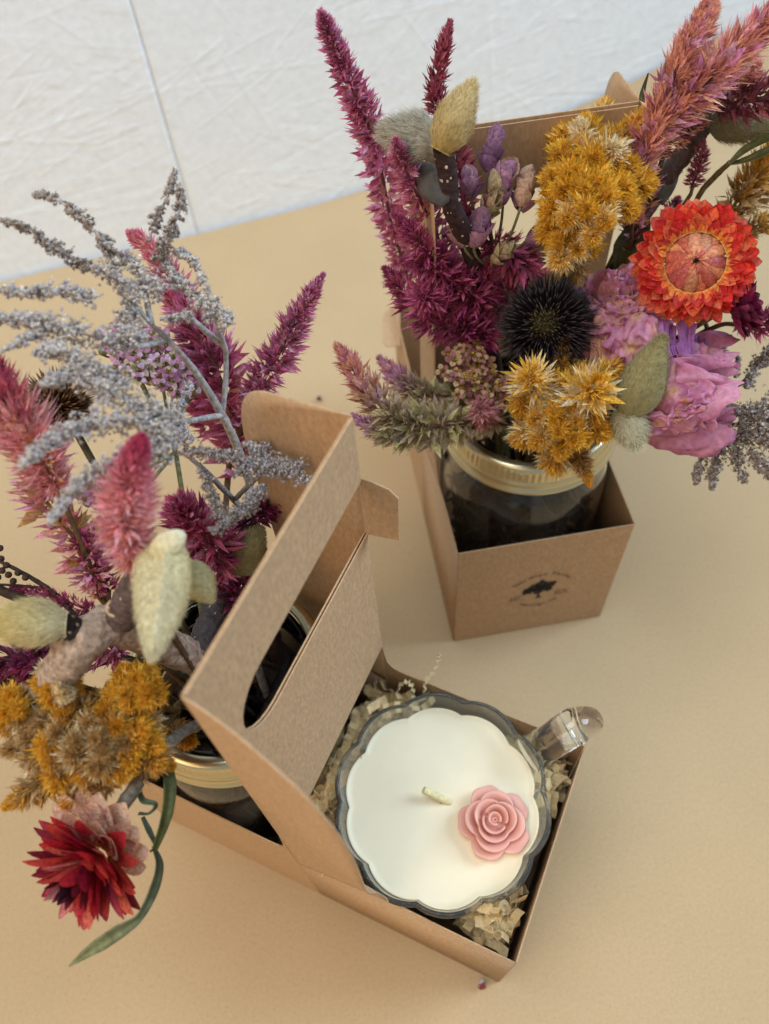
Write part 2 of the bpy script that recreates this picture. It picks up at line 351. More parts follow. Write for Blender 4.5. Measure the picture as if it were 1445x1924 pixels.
def carrier(B, label, HP, outflare, droop):
    o, a, b = fr(B)
    root = thing('carrier_box', label, 'gift box', o, 'kraft carrier boxes')
    up = np.array([0, 0, 1.])
    P = lambda x, y, z: loc(B, x, y, z)
    W2 = BW
    def part(name, outline, f, n):
        mb = MB(); sheet(mb, outline, f, n); return mb.build(name, KRAFT_BOX, root, smooth=False)
    part('base', [(0, -LC), (W2, -LC), (W2, LJ), (0, LJ)], lambda x, y: P(x, y, .0012), up)
    e = .0004
    part('end_panel', [(e, .0002), (W2 - e, .0002), (W2 - e, HJ), (e, HJ)], lambda x, z: P(x, LJ, z), b)
    part('end_panel', [(e, .0002), (W2 - e, .0002), (W2 - e, HL), (e, HL)], lambda x, z: P(x, -LC, z), b)
    # handle panel with slot, open to one side
    sl = [(W2 - .0006, .2285 - .295 + HP)] + [(.0275, .2285 - .295 + HP)]
    c = (.0265, .2445 - .295 + HP); r = .0160
    sl += rounded(c[0], c[1], r, -math.pi / 2, -3 * math.pi / 2, 12)
    sl += [(W2 - .0006, .262 - .295 + HP)]
    panel = [(.0006, .128)] + [(W2 - .0006, .128)] + sl + [(W2 - .0006, HP), (.0006, HP)]
    for dy in (-.0006, .0006):
        hp = part('handle_panel', panel if dy < 0 else [(x, z - (.0012 if z > HP - .001 else 0)) for x, z in panel], lambda x, z, dy=dy: P(x, dy, z), b)
    # side walls: low over both trays, with a tall rounded wing on one side of the handle panel
    edge0 = [(0, HP), (.012, HP - .001), (.024, HP - .002), (.0325, HP - .003), (.0385, HP - .007), (.0425, HP - .0145), (.0450, HP - .028), (.0458, HP - .05),
             (.0452, .20), (.0448, .165), (.0442, .138), (.0450, .1195), (.0475, .1105), (.0525, .106)]
    for side, (x0, sg, fl, dr) in enumerate(((0., -1, outflare, droop), (W2, 1, .001, 0.))):
        hw, hb = (HL, HJ) if sg < 0 else (HJ, HL)       # height under the wing / on the other tray
        yw, yb = (LC, LJ) if sg < 0 else (LJ, LC)
        E_ = np.array(catmull(edge0, 46)); n = len(E_); nc = 9
        spine = np.linspace(HP, .085, n)
        u = np.linspace(0, 1, nc)[None]
        Y = E_[:, :1] * u; Z = spine[:, None] * (1 - u) + E_[:, 1:] * u
        k = sm(Z, .10, .21) * (Y / .0458) ** 1.5
        Z = Z - dr * k * (Z > .1)
        outw = -1 if sg < 0 else 1
        X = x0 + outw * fl * k
        mb = MB(); V = o + a * X[..., None] + b * (sg * Y)[..., None] + up * Z[..., None]
        mb.add(V.reshape(-1, 3), grid_faces(n, nc))
        # low tray strip beyond the wing, down to the table
        low = [(0, .0002), (0, .085), (.0525 * .5, (.085 + .106) / 2)]
        lw = [(0.0, .0002), (yw - e, .0002), (yw - e, hw)] + [(y, hw + (.106 - hw) * sm(np.array(1 - (y - .0525) / .02), 0, 1)) for y in (.075, .066, .0595)] + [(.0525, .106), (0.0, .085)]
        A = np.array([P(x0, sg * y, z) for y, z in lw]); tris = geometry.tessellate_polygon([[Vector((y, z, 0)) for y, z in lw]])
        mb.add(A, tris)
        wing = mb.build('side_wall', KRAFT_BOX, root, smooth=True, solid=TH)
        # the part of the same wall on the other side of the handle panel
        bk = [(0, .0002), (yb - e, .0002), (yb - e, hb)] + [(yb * .5, hb - .0003)] + [(.010, hb), (.0055, hb + .0015), (.0025, hb + .006), (.0012, hb + .016), (.0004, hb + .03)]
        part('side_wall', bk, lambda y, z, x0=x0, sg=sg: P(x0, -sg * y, z), a)
    # slot flap pushed out through the wing fold
    mb = MB(); fz0, fz1 = .2285 - .295 + HP, .262 - .295 + HP
    f = [(0.0004, fz0 - .001), (-.0128, fz0), (-.0135, fz1 - .006), (-.0105, fz1 - .002), (-.004, fz1 + .0005), (.0004, fz1 + .001)]
    sheet(mb, f, lambda y, z: P(W2 - .0002 + (-y) * .12, y, z), a); mb.build('slot_flap', KRAFT_BOX, root, smooth=False)
    return root
LBOX = carrier(LB, 'open kraft carrier box with the scalloped candle in its front tray', .2955, .0085, .024)
RBX = carrier(RBOX, 'kraft carrier box with a black tree logo printed on its end', .2885, .002, .002)
# closing tab at the far tray of the right box
mb = MB(); tb = [(-.0005, .092), (-.0090, .091), (-.0113, .088), (-.0116, .072), (-.0100, .067), (-.0005, .067)]
R0 = lambda x, y, z: loc(RB_, x, y, z)
pts = [(y, x) for x, y in tb]
tabpts = [W(752, 576, .102), W(738, 577, .102), W(724, 586, .101), W(718, 600, .1), W(718, 640, .1), W(725, 650, .1), W(752, 650, .1)]
A = np.array(tabpts); V = np.vstack([A, A - np.array([0, 0, TH])]); n = len(A)
mb.add(V, geometry.tessellate_polygon([[Vector(p) for p in A]])); mb.add(V, [[i, (i + 1) % n, (i + 1) % n + n, i + n] for i in range(n)])
mb.build('closing_tab', KRAFT_BOX, RBX, smooth=False)

# printed logo on the right box
def text_polys(s, size):
    cu = bpy.data.curves.new('t', 'FONT'); cu.body = s; cu.size = size; cu.resolution_u = 3
    ob = bpy.data.objects.new('t', cu); COL.objects.link(ob)
    me = bpy.data.meshes.new_from_object(ob.evaluated_get(bpy.context.evaluated_depsgraph_get()))
    V = np.array([v.co[:2] for v in me.vertices]).reshape(-1, 2); Fp = [tuple(p.vertices) for p in me.polygons]
    bpy.data.objects.remove(ob); bpy.data.curves.remove(cu); bpy.data.meshes.remove(me); return V, Fp
def logo():
    cx, cz, R = .0530, .0520, .0178
    face = lambda x, z: loc(RB_, x + .0, 0, 0) * 0 + (fr(RBOX)[0] - fr(RBOX)[1] * (x - .0985 + .0) * 1.0 + fr(RBOX)[2] * (LJ + TH * .5 + .00012) + np.array([0, 0, z]))
    mt = MB()
    def put(V2, Fp, mb):
        A = np.array([face(x, z) for x, z in V2])
        for q in Fp: mb.add(A[list(q)], [list(range(len(q)))])
    def arc(s, size, r, mid, flip):
        ws = []; items = []
        for ch in s:
            if ch == ' ': items.append(None); ws.append(size * .45); continue
            V, Fp = text_polys(ch, size); w = V[:, 0].max(); items.append((V, Fp)); ws.append(w + size * .10)
        tot = sum(ws); pos = -tot / 2
        for it, w in zip(items, ws):
            if it is not None:
                V, Fp = it; cxx = pos + w / 2; a = mid - cxx / r if not flip else mid + cxx / r
                lx, lz = V[:, 0] - w / 2, V[:, 1]
                if not flip: er, et = np.array([math.cos(a), math.sin(a)]), np.array([math.sin(a), -math.cos(a)])
                else: er, et = -np.array([math.cos(a), math.sin(a)]), np.array([-math.sin(a), math.cos(a)])
                c = np.array([cx, cz]) + np.array([math.cos(a), math.sin(a)]) * r
                put(c + lx[:, None] * et + lz[:, None] * er, Fp, mt)
            pos += w
    arc('Nordlien Farms', .0052, R, math.pi / 2, False)
    arc('Hastings, MI', .0046, R + .0016, -math.pi / 2, True)
    for s, x in (('EST.', cx - .0185), ('2019', cx + .0085)):
        V, Fp = text_polys(s, .0042); put(V * np.array([1, 1]) + np.array([x, .0445]), Fp, mt)
        for dz in (-.0012, .0042):
            put(np.array([[x, .0445 + dz], [x + .0098, .0445 + dz], [x + .0098, .0448 + dz], [x, .0448 + dz]]), [(0, 1, 2, 3)], mt)
    mt.build('lettering', INK, RBX, smooth=False)['label'] = 'small black lettering round the tree'
    tr = MB()
    for x, z, r in ((-.0062, .0018, .0030), (-.0034, .0034, .0030), (0, .0052, .0034), (.0022, .0026, .0030), (.0052, .0042, .0024), (-.0012, .0012, .0032), (.0045, .0010, .0022), (.0068, .0052, .0014), (-.0078, .0008, .0018)):
        a = np.linspace(0, 6.283, 22, endpoint=False); q = r * (1 + .16 * np.sin(a * 5 + x * 900))
        put(np.stack([cx - .0005 + x * 1.15 + q * 1.1 * np.cos(a), cz - .001 + z * 1.6 + q * np.sin(a) * 1.5], 1), [tuple(range(22))], tr)
    V = np.array([[-.0008, .002], [.0006, .002], [.0007, -.004], [.0022, -.0068], [.0002, -.0062], [-.0016, -.0066], [-.0006, -.004]]) * [1.2, 1.35] + [cx - .0010, cz - .001]
    put(V, [tuple(range(7))], tr)
    tr.build('tree_emblem', INK, RBX, smooth=False)['label'] = 'black spreading tree printed on the end panel'
logo()

# ------------------------------------------------------------------ jars
def lathe(mb, prof, c, n=72, fn=None, col=(1, 1, 1), close=False):
    prof = np.asarray(prof, float); a = np.linspace(0, 2 * np.pi, n, endpoint=False)
    r = prof[:, 0][:, None] * np.ones(n)
    if fn is not None: r = fn(r, a[None], prof[:, 1][:, None])
    V = np.stack([c[0] + r * np.cos(a), c[1] + r * np.sin(a), c[2] + prof[:, 1][:, None] * np.ones(n)], -1)
    f = grid_faces(len(prof), n, True)
    if close:
        m = len(prof); j = np.arange(n); j2 = (j + 1) % n
        f = np.vstack([f, np.stack([(m - 1) * n + j2, j2, j, (m - 1) * n + j], 1)])
    mb.add(V.reshape(-1, 3), f, col)
def jar(c, label):
    root = thing('glass_jar', label, 'jar', c, 'glass jars with gold screw bands')
    out = [(.0005, .002), (.033, .002), (.0385, .005), (.0425, .012), (.0462, .022), (.0474, .05), (.0474, .094), (.0468, .107), (.0446, .119), (.0412, .126), (.0385, .129), (.0380, .135), (.0380, .1495), (.0368, .1502)]
    inn = [(.0352, .1496), (.0352, .130), (.0375, .1235), (.0415, .116), (.0440, .105), (.0447, .09), (.0447, .05), (.0434, .024), (.0395, .014), (.034, .0085), (.0005, .0072)]
    mb = MB(); lathe(mb, [(r * 1.0, z + (.006 if z > .1 else 0)) for r, z in out + inn], c, 80); mb.build('glass', JARGLASS, root)
    mb = MB()
    band = [(.0354, .1522), (.0362, .1536), (.0385, .1538), (.0402, .1530), (.0410, .1510), (.0412, .1490), (.0413, .1440), (.0416, .1432), (.0424, .1424), (.0421, .1412), (.0419, .1392), (.0430, .1380), (.0436, .1368), (.0432, .1357), (.0418, .1352), (.0412, .1356), (.0408, .138), (.0403, .148), (.0395, .1508), (.0372, .1514), (.0356, .1512)]
    def knurl(r, a, z): return r + .00055 * (np.sin(a * 88) > 0) * ((z > .1502) & (z < .1555)) * (r > .0436)
    lathe(mb, [(r * 1.07, z + .006) for r, z in band], c, 440, knurl, close=True); mb.build('screw_band', GOLD, root)
    return root
JL = loc(LB, .0485, .0505, .0015); JR = loc(RB_, .0503, -.0492, .0015)
jar(JL, 'clear glass jar in the left box under the grey and pink bouquet')
jar(JR, 'clear glass jar with ribbed gold band in the logo box')
def added_jar_filling(c, label, seed):  # added dark stems and leaves, put in to darken the inside of the jar
    r = np.random.RandomState(seed); mb = MB()
    for k in range(430):
        a, q = r.uniform(0, 6.28), .0425 * math.sqrt(r.uniform(0, 1)); z0 = r.uniform(.012, .108); p = np.array([c[0] + q * math.cos(a), c[1] + q * math.sin(a), z0])
        b, q2 = a + r.normal(0, .9), .041 * math.sqrt(r.uniform(0, 1)); e = np.array([c[0] + q2 * math.cos(b), c[1] + q2 * math.sin(b), min(z0 + r.uniform(.0, .04), .122)])
        col = lin([(56, 42, 34), (42, 33, 30), (74, 52, 40), (38, 30, 34), (60, 48, 38)][r.randint(5)])
        if k % 3: tube(mb, catmull([p, (p + e) / 2 + r.normal(0, .004, 3), e], 8), [.0012, .0008], col, 5, .2)
        else:
            m = (p + e) / 2; d = nrm((e - p)[None]); U, B = perp(d); u = np.linspace(0, 1, 6)[:, None]; v = np.linspace(-1, 1, 4)[None]
            V = p + (e - p) * u[..., None] + U[0] * (v * .006 * np.sin(np.pi * u))[..., None] + B[0] * (.003 * v ** 2)[..., None]; mb.add(V.reshape(-1, 3), grid_faces(6, 4), col)
    o = mb.build('added_dark_filler', STEM); tag(o, label, 'dried filler', kind='stuff')
added_jar_filling(JL, 'dark brown stems and leaves added to darken the inside of the left glass jar', 21)
added_jar_filling(JR, 'dark brown stems and leaves added to darken the inside of the right glass jar', 22)
ZT = .156

# ------------------------------------------------------------------ candle
CC = loc(LB, .0470, -.0515, 0.0)
def candle():
    root = thing('candle', 'cream candle in a scalloped glass cup with a pink rose', 'candle', CC + np.array([0, 0, .03]))
    ph = .35
    def lobes(r, a, z):
        k = np.abs(np.cos(5 * (a + ph))) ** .75
        return r * (1 + .062 * sm(z, .035, .085) * (k - .55))
    out = [(.001, .030), (.025, .030), (.028, .032), (.031, .038), (.0365, .055), (.0412, .078), (.0448, .098), (.0470, .1100), (.0475, .1128), (.0468, .1146), (.0455, .1148)]
    inn = [(.0452, .1134), (.0447, .1100), (.0438, .1065), (.0430, .1025), (.0400, .088), (.0330, .058), (.0265, .040), (.001, .0375)]
    mb = MB(); lathe(mb, out + inn, np.array([CC[0], CC[1], 0]), 200, lobes); mb.build('glass_cup', CUPGLASS, root)
    mb = MB()
    pr = [(.001, .0380), (.0265, .0402), (.0331, .0582), (.0401, .0882), (.0430, .1022), (.0433, .1042), (.0428, .1043), (.0420, .1036), (.0400, .1032), (.030, .1026), (.02, .1025), (.0005, .1026)]
    lathe(mb, [(r - .00012, z) for r, z in pr], np.array([CC[0], CC[1], 0]), 200, lobes); mb.build('wax', WAX, root)
    mb = MB(); P = catmull([W(846, 1508, .1018), W(820, 1496, .106), W(796, 1484, .109)], 6)
    tube(mb, P, [.0017, .0018, .0017], lin((240, 228, 176)), 12, .0); mb.build('wick', PAPER, root)
    # handle: a glass loop that overhangs the box corner
    tip = W(1125, 1343, .118); dirv = tip - np.array([CC[0], CC[1], .118]); rr = np.linalg.norm(dirv); d = dirv / rr; rr -= .0035
    def hp(r, z): return np.array([CC[0], CC[1], 0]) + d * r + np.array([0, 0, z])
    P = catmull([hp(.0462, .108), hp(.053, .112), hp(.063, .117), hp(rr - .009, .1185), hp(rr - .001, .1145), hp(rr - .0045, .1075), hp(.066, .1015), hp(.058, .088), hp(.040, .070)], 60)
    mb = MB(); tube(mb, P, [.0092, .0080, .0084, .0086, .0066, .0056, .0056, .006, .0064], (1, 1, 1), 20); mb.build('handle', JARGLASS, root)
    # wax rose
    cr = W(929, 1545, .1075); mb = MB()
    base = lin((230, 172, 156))
    def shell(az, half, r0, r1, h0, h1, lean, notch):
        nu, nv = 9, 15; u = np.linspace(0, 1, nu)[:, None]; v = np.linspace(-1, 1, nv)[None]
        A = az + half * v; top = 1 - .30 * np.abs(v) ** 3 - notch * np.exp(-(v / .25) ** 2)
        rr_ = r0 + (r1 - r0) * (u * top) ** (1 / lean); z = h0 + (h1 - h0) * np.sin(u * top * 1.75) / math.sin(1.5)
        rr_ = rr_ * (1 + .05 * np.cos(v * 3))
        V = np.stack([cr[0] + rr_ * np.cos(A), cr[1] + rr_ * np.sin(A), cr[2] - .0052 + z + 0 * A], -1)
        C = base * (np.array([.93, .80, .78]) + (np.array([1.05, 1.04, 1.03]) - np.array([.93, .80, .78])) * np.clip(u, 0, 1)[..., None] ** 1.2 + 0 * A[..., None])
        mb.add(V.reshape(-1, 3), grid_faces(nu, nv), C.reshape(-1, 3))
    for i in range(5): shell(i * 1.2566 + .5, .66, .0070, .0162, .000, .0052, .8, .08)
    for i in range(4): shell(i * 1.571 + 1.3, .86, .0062, .0128, .0005, .0082, .9, .0)
    for i in range(3): shell(i * 2.094 + .2, 1.12, .0048, .0094, .002, .0102, 1.0, 0)
    for i in range(2): shell(i * 3.14 + 1.0, 1.45, .0034, .0062, .003, .0112, 1.0, 0)
    for i in range(1): shell(2.2, 2.9, .0014, .0030, .004, .0115, 1., 0)
    lathe(mb, [(.0105, .0), (.0098, .0022), (.0075, .0042), (.0050, .0062), (.0024, .0078), (.0009, .0098), (.0003, .0100)], cr - np.array([0, 0, .0052]), 24, col=base * .92)
    mb.build('wax_rose', WAXROSE, root, solid=.0011, sub=1)['label'] = 'pink moulded wax rose set in the candle'
candle()

# crinkle-cut paper packing round the candle
def strip(mb, p, d, n, L, w, per, amp, col):
    m = max(4, int(L / per * 2)); k = np.arange(m + 1); d = d / np.linalg.norm(d); s = np.cross(d, n); s /= np.linalg.norm(s); n = np.cross(s, d)
    bend = rnd.uniform(-1, 1) * .35; curve = rnd.uniform(-1, 1) * .3
    x = k * per / 2; P = p + d * x[:, None] + n * (amp * (k % 2) + bend * x * x / L)[:, None] + s * (curve * x * x / L)[:, None]
    V = np.stack([P - s * w / 2, P + s * w / 2], 1).reshape(-1, 3)
    f = [[2 * i, 2 * i + 1, 2 * i + 3, 2 * i + 2] for i in range(m)]
    V2 = []; F2 = []; C2 = []
    for i, q in enumerate(f):
        V2 += [V[j] for j in q]; F2.append([4 * i, 4 * i + 1, 4 * i + 2, 4 * i + 3]); C2 += [col * (1.0 if i % 2 else .95)] * 4
    mb.add(V2, F2, np.array(C2))
def shreds():
    mb = MB(); n = 0
    while n < 380:
        x, y = rnd.uniform(.007, BW - .007), rnd.uniform(-LC + .007, .006)
        r = math.hypot(x - .047, y + .0515)
        if r < .040: continue
        zt = .0965 if r > .0485 else .078
        z = rnd.uniform(.055, zt); p = loc(LB, x, y, z)
        a = rnd.uniform(0, 6.28); d = np.array([math.cos(a), math.sin(a), rnd.uniform(-.5, .5)])
        L_ = rnd.uniform(.014, .032); q = p + d / np.linalg.norm(d) * L_
        o, a_, b_ = fr(LB); qx, qy = (q - o) @ a_, (q - o) @ b_
        if not (.007 < qx < BW - .007 and -LC + .007 < qy < .008) or math.hypot(qx - .047, qy + .0515) < .041 or q[2] > .101: continue
        col = lin((236, 210, 160)) * rnd.uniform(.75, 1.12)
        strip(mb, p, d, nrm(rnd.normal(0, 1, 3) + np.array([0, 0, 1.0])), L_, rnd.uniform(.0040, .0058), .0062, rnd.uniform(.0014, .0028), col); n += 1
    for k in range(1500):
        x, y = rnd.uniform(.008, BW - .008), rnd.uniform(-LC + .007, .0) if k > 800 else rnd.uniform(-LC + .007, -LC + .026)
        if math.hypot(x - .047, y + .0515) < .0485: continue
        p = loc(LB, x, y, rnd.uniform(.078, .094)); a = rnd.uniform(0, 6.28); q = p + .012 * np.array([math.cos(a), math.sin(a), 0]); o, a_, b_ = fr(LB)
        if not (.007 < (q - o) @ a_ < BW - .007 and (q - o) @ b_ > -LC + .007): continue
        strip(mb, p, np.array([math.cos(a), math.sin(a), rnd.uniform(-.4, .3)]), nrm(rnd.normal(0, .6, 3) + np.array([0, 0, 1.0])), rnd.uniform(.006, .011), rnd.uniform(.0040, .0058), .0058, rnd.uniform(.0014, .0026), lin((236, 210, 160)) * rnd.uniform(.75, 1.12))
    for k in range(700):                                            # short curls right in the corners
        cx_, cy_ = ((BW - .014, -LC + .014), (.014, -LC + .014), (BW - .012, -.018), (.014, -.016))[min(k % 6, 3) if k % 6 < 4 else 0]
        x, y = cx_ + rnd.normal(0, .008), cy_ + rnd.normal(0, .008)
        if math.hypot(x - .047, y + .0515) < .0490 or not (.0045 < x < BW - .0045 and -LC + .0045 < y < .0): continue
        p = loc(LB, x, y, rnd.uniform(.070, .092)); a = rnd.uniform(0, 6.28); q = p + .007 * np.array([math.cos(a), math.sin(a), 0]); o, a_, b_ = fr(LB)
        if not (.005 < (q - o) @ a_ < BW - .005 and (q - o) @ b_ > -LC + .005): continue
        strip(mb, p, np.array([math.cos(a), math.sin(a), rnd.uniform(-.5, .5)]), nrm(rnd.normal(0, .6, 3) + np.array([0, 0, 1.0])), rnd.uniform(.005, .008), rnd.uniform(.0035, .0052), .0052, rnd.uniform(.0012, .0022), lin((236, 210, 160)) * rnd.uniform(.75, 1.12))
    o = mb.build('shredded_paper', PAPER, smooth=False, solid=.00015)
    tag(o, 'tan crinkle cut paper packing round the candle', 'paper packing', kind='stuff')
    def one(pts, w, label):
        m = MB(); P = np.array([W(*q) for q in pts]); P = catmull(P, len(pts) * 3); T, N, B = frames(P)
        k = np.arange(len(P)); P = P + N * (.0016 * (k % 2))[:, None]
        V = np.stack([P - B * w / 2, P + B * w / 2], 1).reshape(-1, 3); col = lin((240, 220, 176))
        for i in range(len(P) - 1): m.add(V[[2 * i, 2 * i + 1, 2 * i + 3, 2 * i + 2]], [[0, 1, 2, 3]], col * rnd.uniform(.92, 1.05))
        o = m.build('paper_strip', PAPER, smooth=False, solid=.00015); tag(o, label, 'paper strip', 'loose crinkled paper strips')
    one([(795, 1300, .100), (797, 1278, .105), (812, 1262, .110), (820, 1240, .113), (822, 1228, .114)], .0032, 'crinkled paper strip poking up over the rear wall of the candle tray')
    one([(742, 1318, .094), (748, 1288, .101), (765, 1278, .104), (778, 1290, .102), (780, 1312, .097)], .0036, 'arched paper strip behind the candle rim next to the upright strip')
    one([(655, 1395, .094), (632, 1420, .098), (620, 1460, .099), (618, 1505, .098), (628, 1545, .095), (640, 1572, .092)], .0040, 'long zigzag paper strip between the handle panel and the candle')
    one([(712, 1272, .080), (708, 1290, .083), (716, 1302, .082), (712, 1322, .078)], .0022, 'thin curly paper strip in the dark corner beside the handle panel')
    one([(915, 1735, .090), (940, 1752, .094), (965, 1745, .094)], .0046, 'folded paper strip in the front corner right below the candle')
shreds()
#FLOWERS
# ------------------------------------------------------------------ dried flowers
def jarpt(J, dx, dy, z): return np.array([J[0] + dx, J[1] + dy, z])
def stem_to(mb, p0, J, k, r0=.0011, col=(96, 92, 60), col2=None, mid=None, r1=None):
    """a stem from the flower base through the jar mouth down to its floor"""
    p0 = np.asarray(p0, float); a = k * 2.4; h = p0[:2] - J[:2]; h = h / max(np.linalg.norm(h), 1e-6)
    rim = jarpt(J, h[0] * .022 + .006 * math.cos(a), h[1] * .022 + .006 * math.sin(a), ZT + .002)
    low = jarpt(J, -h[0] * .012 + .014 * math.cos(a), -h[1] * .012 + .014 * math.sin(a), .02)
    pts = [p0] + ([] if mid is None else list(mid)) + [rim, jarpt(J, h[0] * .008 + .008 * math.cos(a), h[1] * .008 + .008 * math.sin(a), .085), low]
    tube(mb, catmull(pts, 26), [r0, r1 or r0 * 1.25], lin(col), 7, .08, col2=lin(col2) if col2 else None)
GB = {}
CRIM = [((173, 57, 97), (223, 88, 150)), ((149, 45, 85), (206, 70, 130)), ((211, 129, 143), (226, 169, 210)), ((200, 157, 119), (226, 129, 164)), ((162, 62, 90), (226, 114, 170))]
MAG = [((142, 23, 81), (204, 48, 138)), ((122, 23, 67), (184, 39, 116)), ((162, 48, 72), (217, 81, 127)), ((131, 34, 74), (224, 100, 151))]
DARKM = [((86, 19, 55), (138, 33, 89)), ((102, 24, 57), (156, 42, 95))]
PINKS = [((230, 164, 154), (240, 164, 178)), ((212, 122, 130), (230, 130, 156)), ((234, 186, 146), (222, 126, 152)), ((242, 200, 184), (244, 192, 200))]
SALM = [((214, 150, 126), (240, 184, 160)), ((226, 160, 152), (244, 178, 172)), ((196, 130, 108), (224, 156, 134)), ((222, 166, 138), (244, 188, 154))]
MAUV = [((196, 130, 160), (222, 156, 190)), ((176, 104, 132), (206, 130, 170)), ((210, 160, 176), (226, 180, 206))]
GOLDP = [((236, 206, 130), (226, 172, 34)), ((200, 150, 50), (212, 152, 20)), ((226, 188, 96), (234, 188, 50)), ((210, 164, 70), (222, 168, 30)), ((240, 220, 160), (238, 196, 80))]
CREAM = [((224, 196, 140), (246, 236, 208)), ((214, 180, 108), (242, 226, 182))]
BROWNG = [((140, 110, 70), (196, 162, 110)), ((160, 130, 86), (220, 192, 144)), ((146, 102, 40), (200, 150, 64))]
PALE = [((156, 144, 104), (206, 190, 162)), ((150, 130, 100), (196, 172, 150)), ((170, 160, 104), (214, 204, 150))]

def celosia(label, specs, J, k, stem_from, group=None, cat='celosia', name='celosia_stem', leafs=None, stemcol=(90, 70, 48), sr=.0013, mid=None):
    P0, _ = ctrl([stem_from + (1,)]); base = P0[0]
    root = thing(name, label, cat, jarpt(J, 0, 0, ZT), group)
    mb = MB(); stem_to(mb, base, J, k, sr, stemcol, mid=mid)
    for s in specs:
        P, R = ctrl(s['p']); q = P[0]
        if np.linalg.norm(q - base) > .002: tube(mb, catmull([base, (base + q) / 2 + np.array([0, 0, .002]), q], 8), [sr * .9, sr * .7], lin(stemcol), 6, .08)
    mb.build('stem', STEM, root)
    for s in specs:
        mb = MB(); P, R = ctrl(s['p'])
        spike(mb, P, R, s['pal'], s.get('K', 40), s.get('lf', 1.05), s.get('wf', .15), s.get('sp', (64, 22)), s.get('star', .45), s.get('hair', .8), s.get('tip'), s.get('core', (60, 34, 32)))
        if 'two' in s:
            spike(mb, P, R, s['two'], s.get('K2', 10), s.get('lf', 1.05) * .95, .2, s.get('sp', (64, 22)), .6, 0)
        mb.build('flower_spike', PETAL, root)
    return root

# ---- right bouquet: tall crimson spikes
celosia('tallest crimson celosia spike leaning left in the right bouquet', [
    dict(p=[(765, 520, .200, 24), (738, 430, .232, 36), (722, 350, .262, 42), (705, 270, .290, 42), (672, 190, .312, 36), (640, 115, .330, 30), (618, 62, .342, 24), (603, 24, .350, 10)], pal=CRIM, K=44, wf=.16, hair=.5)],
    JR, 1, (768, 530, .197), 'crimson celosia in the right bouquet')
celosia('short rosy celosia spike pressed against the tallest crimson one', [
    dict(p=[(850, 500, .232, 28), (810, 420, .262, 40), (778, 352, .285, 38), (752, 296, .305, 24), (744, 262, .315, 8)], pal=CRIM + PINKS[1:2], K=42, hair=.5)],
    JR, 2, (856, 515, .225), 'crimson celosia in the right bouquet')
celosia('thin deep red celosia spike rising behind the golden magnolia bud', [
    dict(p=[(880, 410, .258, 26), (862, 310, .276, 34), (832, 230, .290, 28), (818, 170, .300, 27), (832, 100, .312, 24), (846, 40, .320, 8)], pal=[((130, 20, 44), (180, 44, 76)), ((150, 50, 70), (190, 60, 90))], K=44, hair=.5)],
    JR, 3, (884, 425, .25), 'crimson celosia in the right bouquet')
# ---- magenta plume
celosia('bushy magenta celosia plume left of the black seed head', [
    dict(p=[(930, 470, .255, 38), (905, 440, .262, 30), (885, 412, .268, 20), (868, 385, .273, 8)], pal=MAG, K=60, wf=.12),
    dict(p=[(935, 455, .252, 34), (965, 480, .25, 46), (985, 500, .245, 44), (1000, 515, .24, 20)], pal=MAG, K=60, wf=.12),
    dict(p=[(850, 540, .238, 50), (815, 490, .255, 40), (780, 445, .268, 30), (738, 400, .278, 9)], pal=MAG, K=60, wf=.12),
    dict(p=[(870, 530, .24, 46), (825, 510, .25, 34), (790, 500, .255, 22), (752, 490, .258, 8)], pal=MAG, K=55, wf=.12),
    dict(p=[(860, 620, .222, 36), (815, 605, .225, 46), (775, 570, .232, 42), (748, 535, .238, 28), (722, 503, .243, 8)], pal=MAG + DARKM[1:], K=60, wf=.12),
    dict(p=[(905, 585, .222, 34), (885, 562, .232, 52), (872, 540, .240, 48), (860, 520, .246, 20)], pal=MAG, K=60, wf=.1, sp=(66, 24)),
    dict(p=[(900, 560, .225, 34), (905, 535, .236, 48), (915, 515, .244, 30), (920, 500, .248, 8)], pal=MAG, K=60, wf=.1, sp=(66, 24)),
    dict(p=[(935, 590, .215, 40), (950, 565, .226, 50), (960, 540, .234, 36), (975, 520, .24, 14)], pal=MAG + CRIM[2:3], K=60, wf=.1, sp=(66, 24)),
    dict(p=[(905, 650, .205, 36), (888, 630, .215, 54), (872, 610, .222, 50), (858, 592, .228, 24)], pal=MAG, K=60, wf=.1, sp=(66, 24)),
    dict(p=[(900, 640, .205, 30), (905, 625, .214, 44), (912, 605, .22, 24)], pal=MAG, K=60, wf=.1, sp=(70, 24)),
    dict(p=[(820, 570, .225, 34), (800, 560, .24, 46), (790, 550, .246, 22)], pal=MAG + CRIM[:1], K=60, wf=.11, sp=(80, 20))],
    JR, 4, (900, 620, .2), None)
# ---- pale celosia left
celosia('faded green and pink celosia drooping over the left rim of the right jar', [
    dict(p=[(925, 790, .178, 30), (860, 795, .192, 52), (800, 800, .202, 54), (745, 785, .210, 46), (700, 745, .216, 42), (668, 700, .222, 34), (632, 648, .228, 10)], pal=PALE, tip=SALM + MAUV[:1], K=46, wf=.17, hair=.7),
    dict(p=[(905, 745, .178, 24), (850, 745, .190, 36), (790, 738, .202, 38), (750, 712, .208, 32), (712, 672, .214, 8)], pal=PALE, tip=MAUV + SALM[:1], K=44, wf=.16),
    dict(p=[(790, 820, .196, 30), (740, 820, .203, 34), (700, 805, .206, 26), (662, 780, .208, 7)], pal=PALE, tip=MAUV, K=44, wf=.14),
    dict(p=[(925, 790, .180, 16), (910, 775, .196, 36), (905, 770, .204, 28), (902, 768, .208, 10)], pal=[((170, 120, 104), (206, 156, 150)), ((180, 110, 110), (200, 130, 140))], K=55, sp=(85, 20))],
    JR, 5, (935, 800, .168), None)

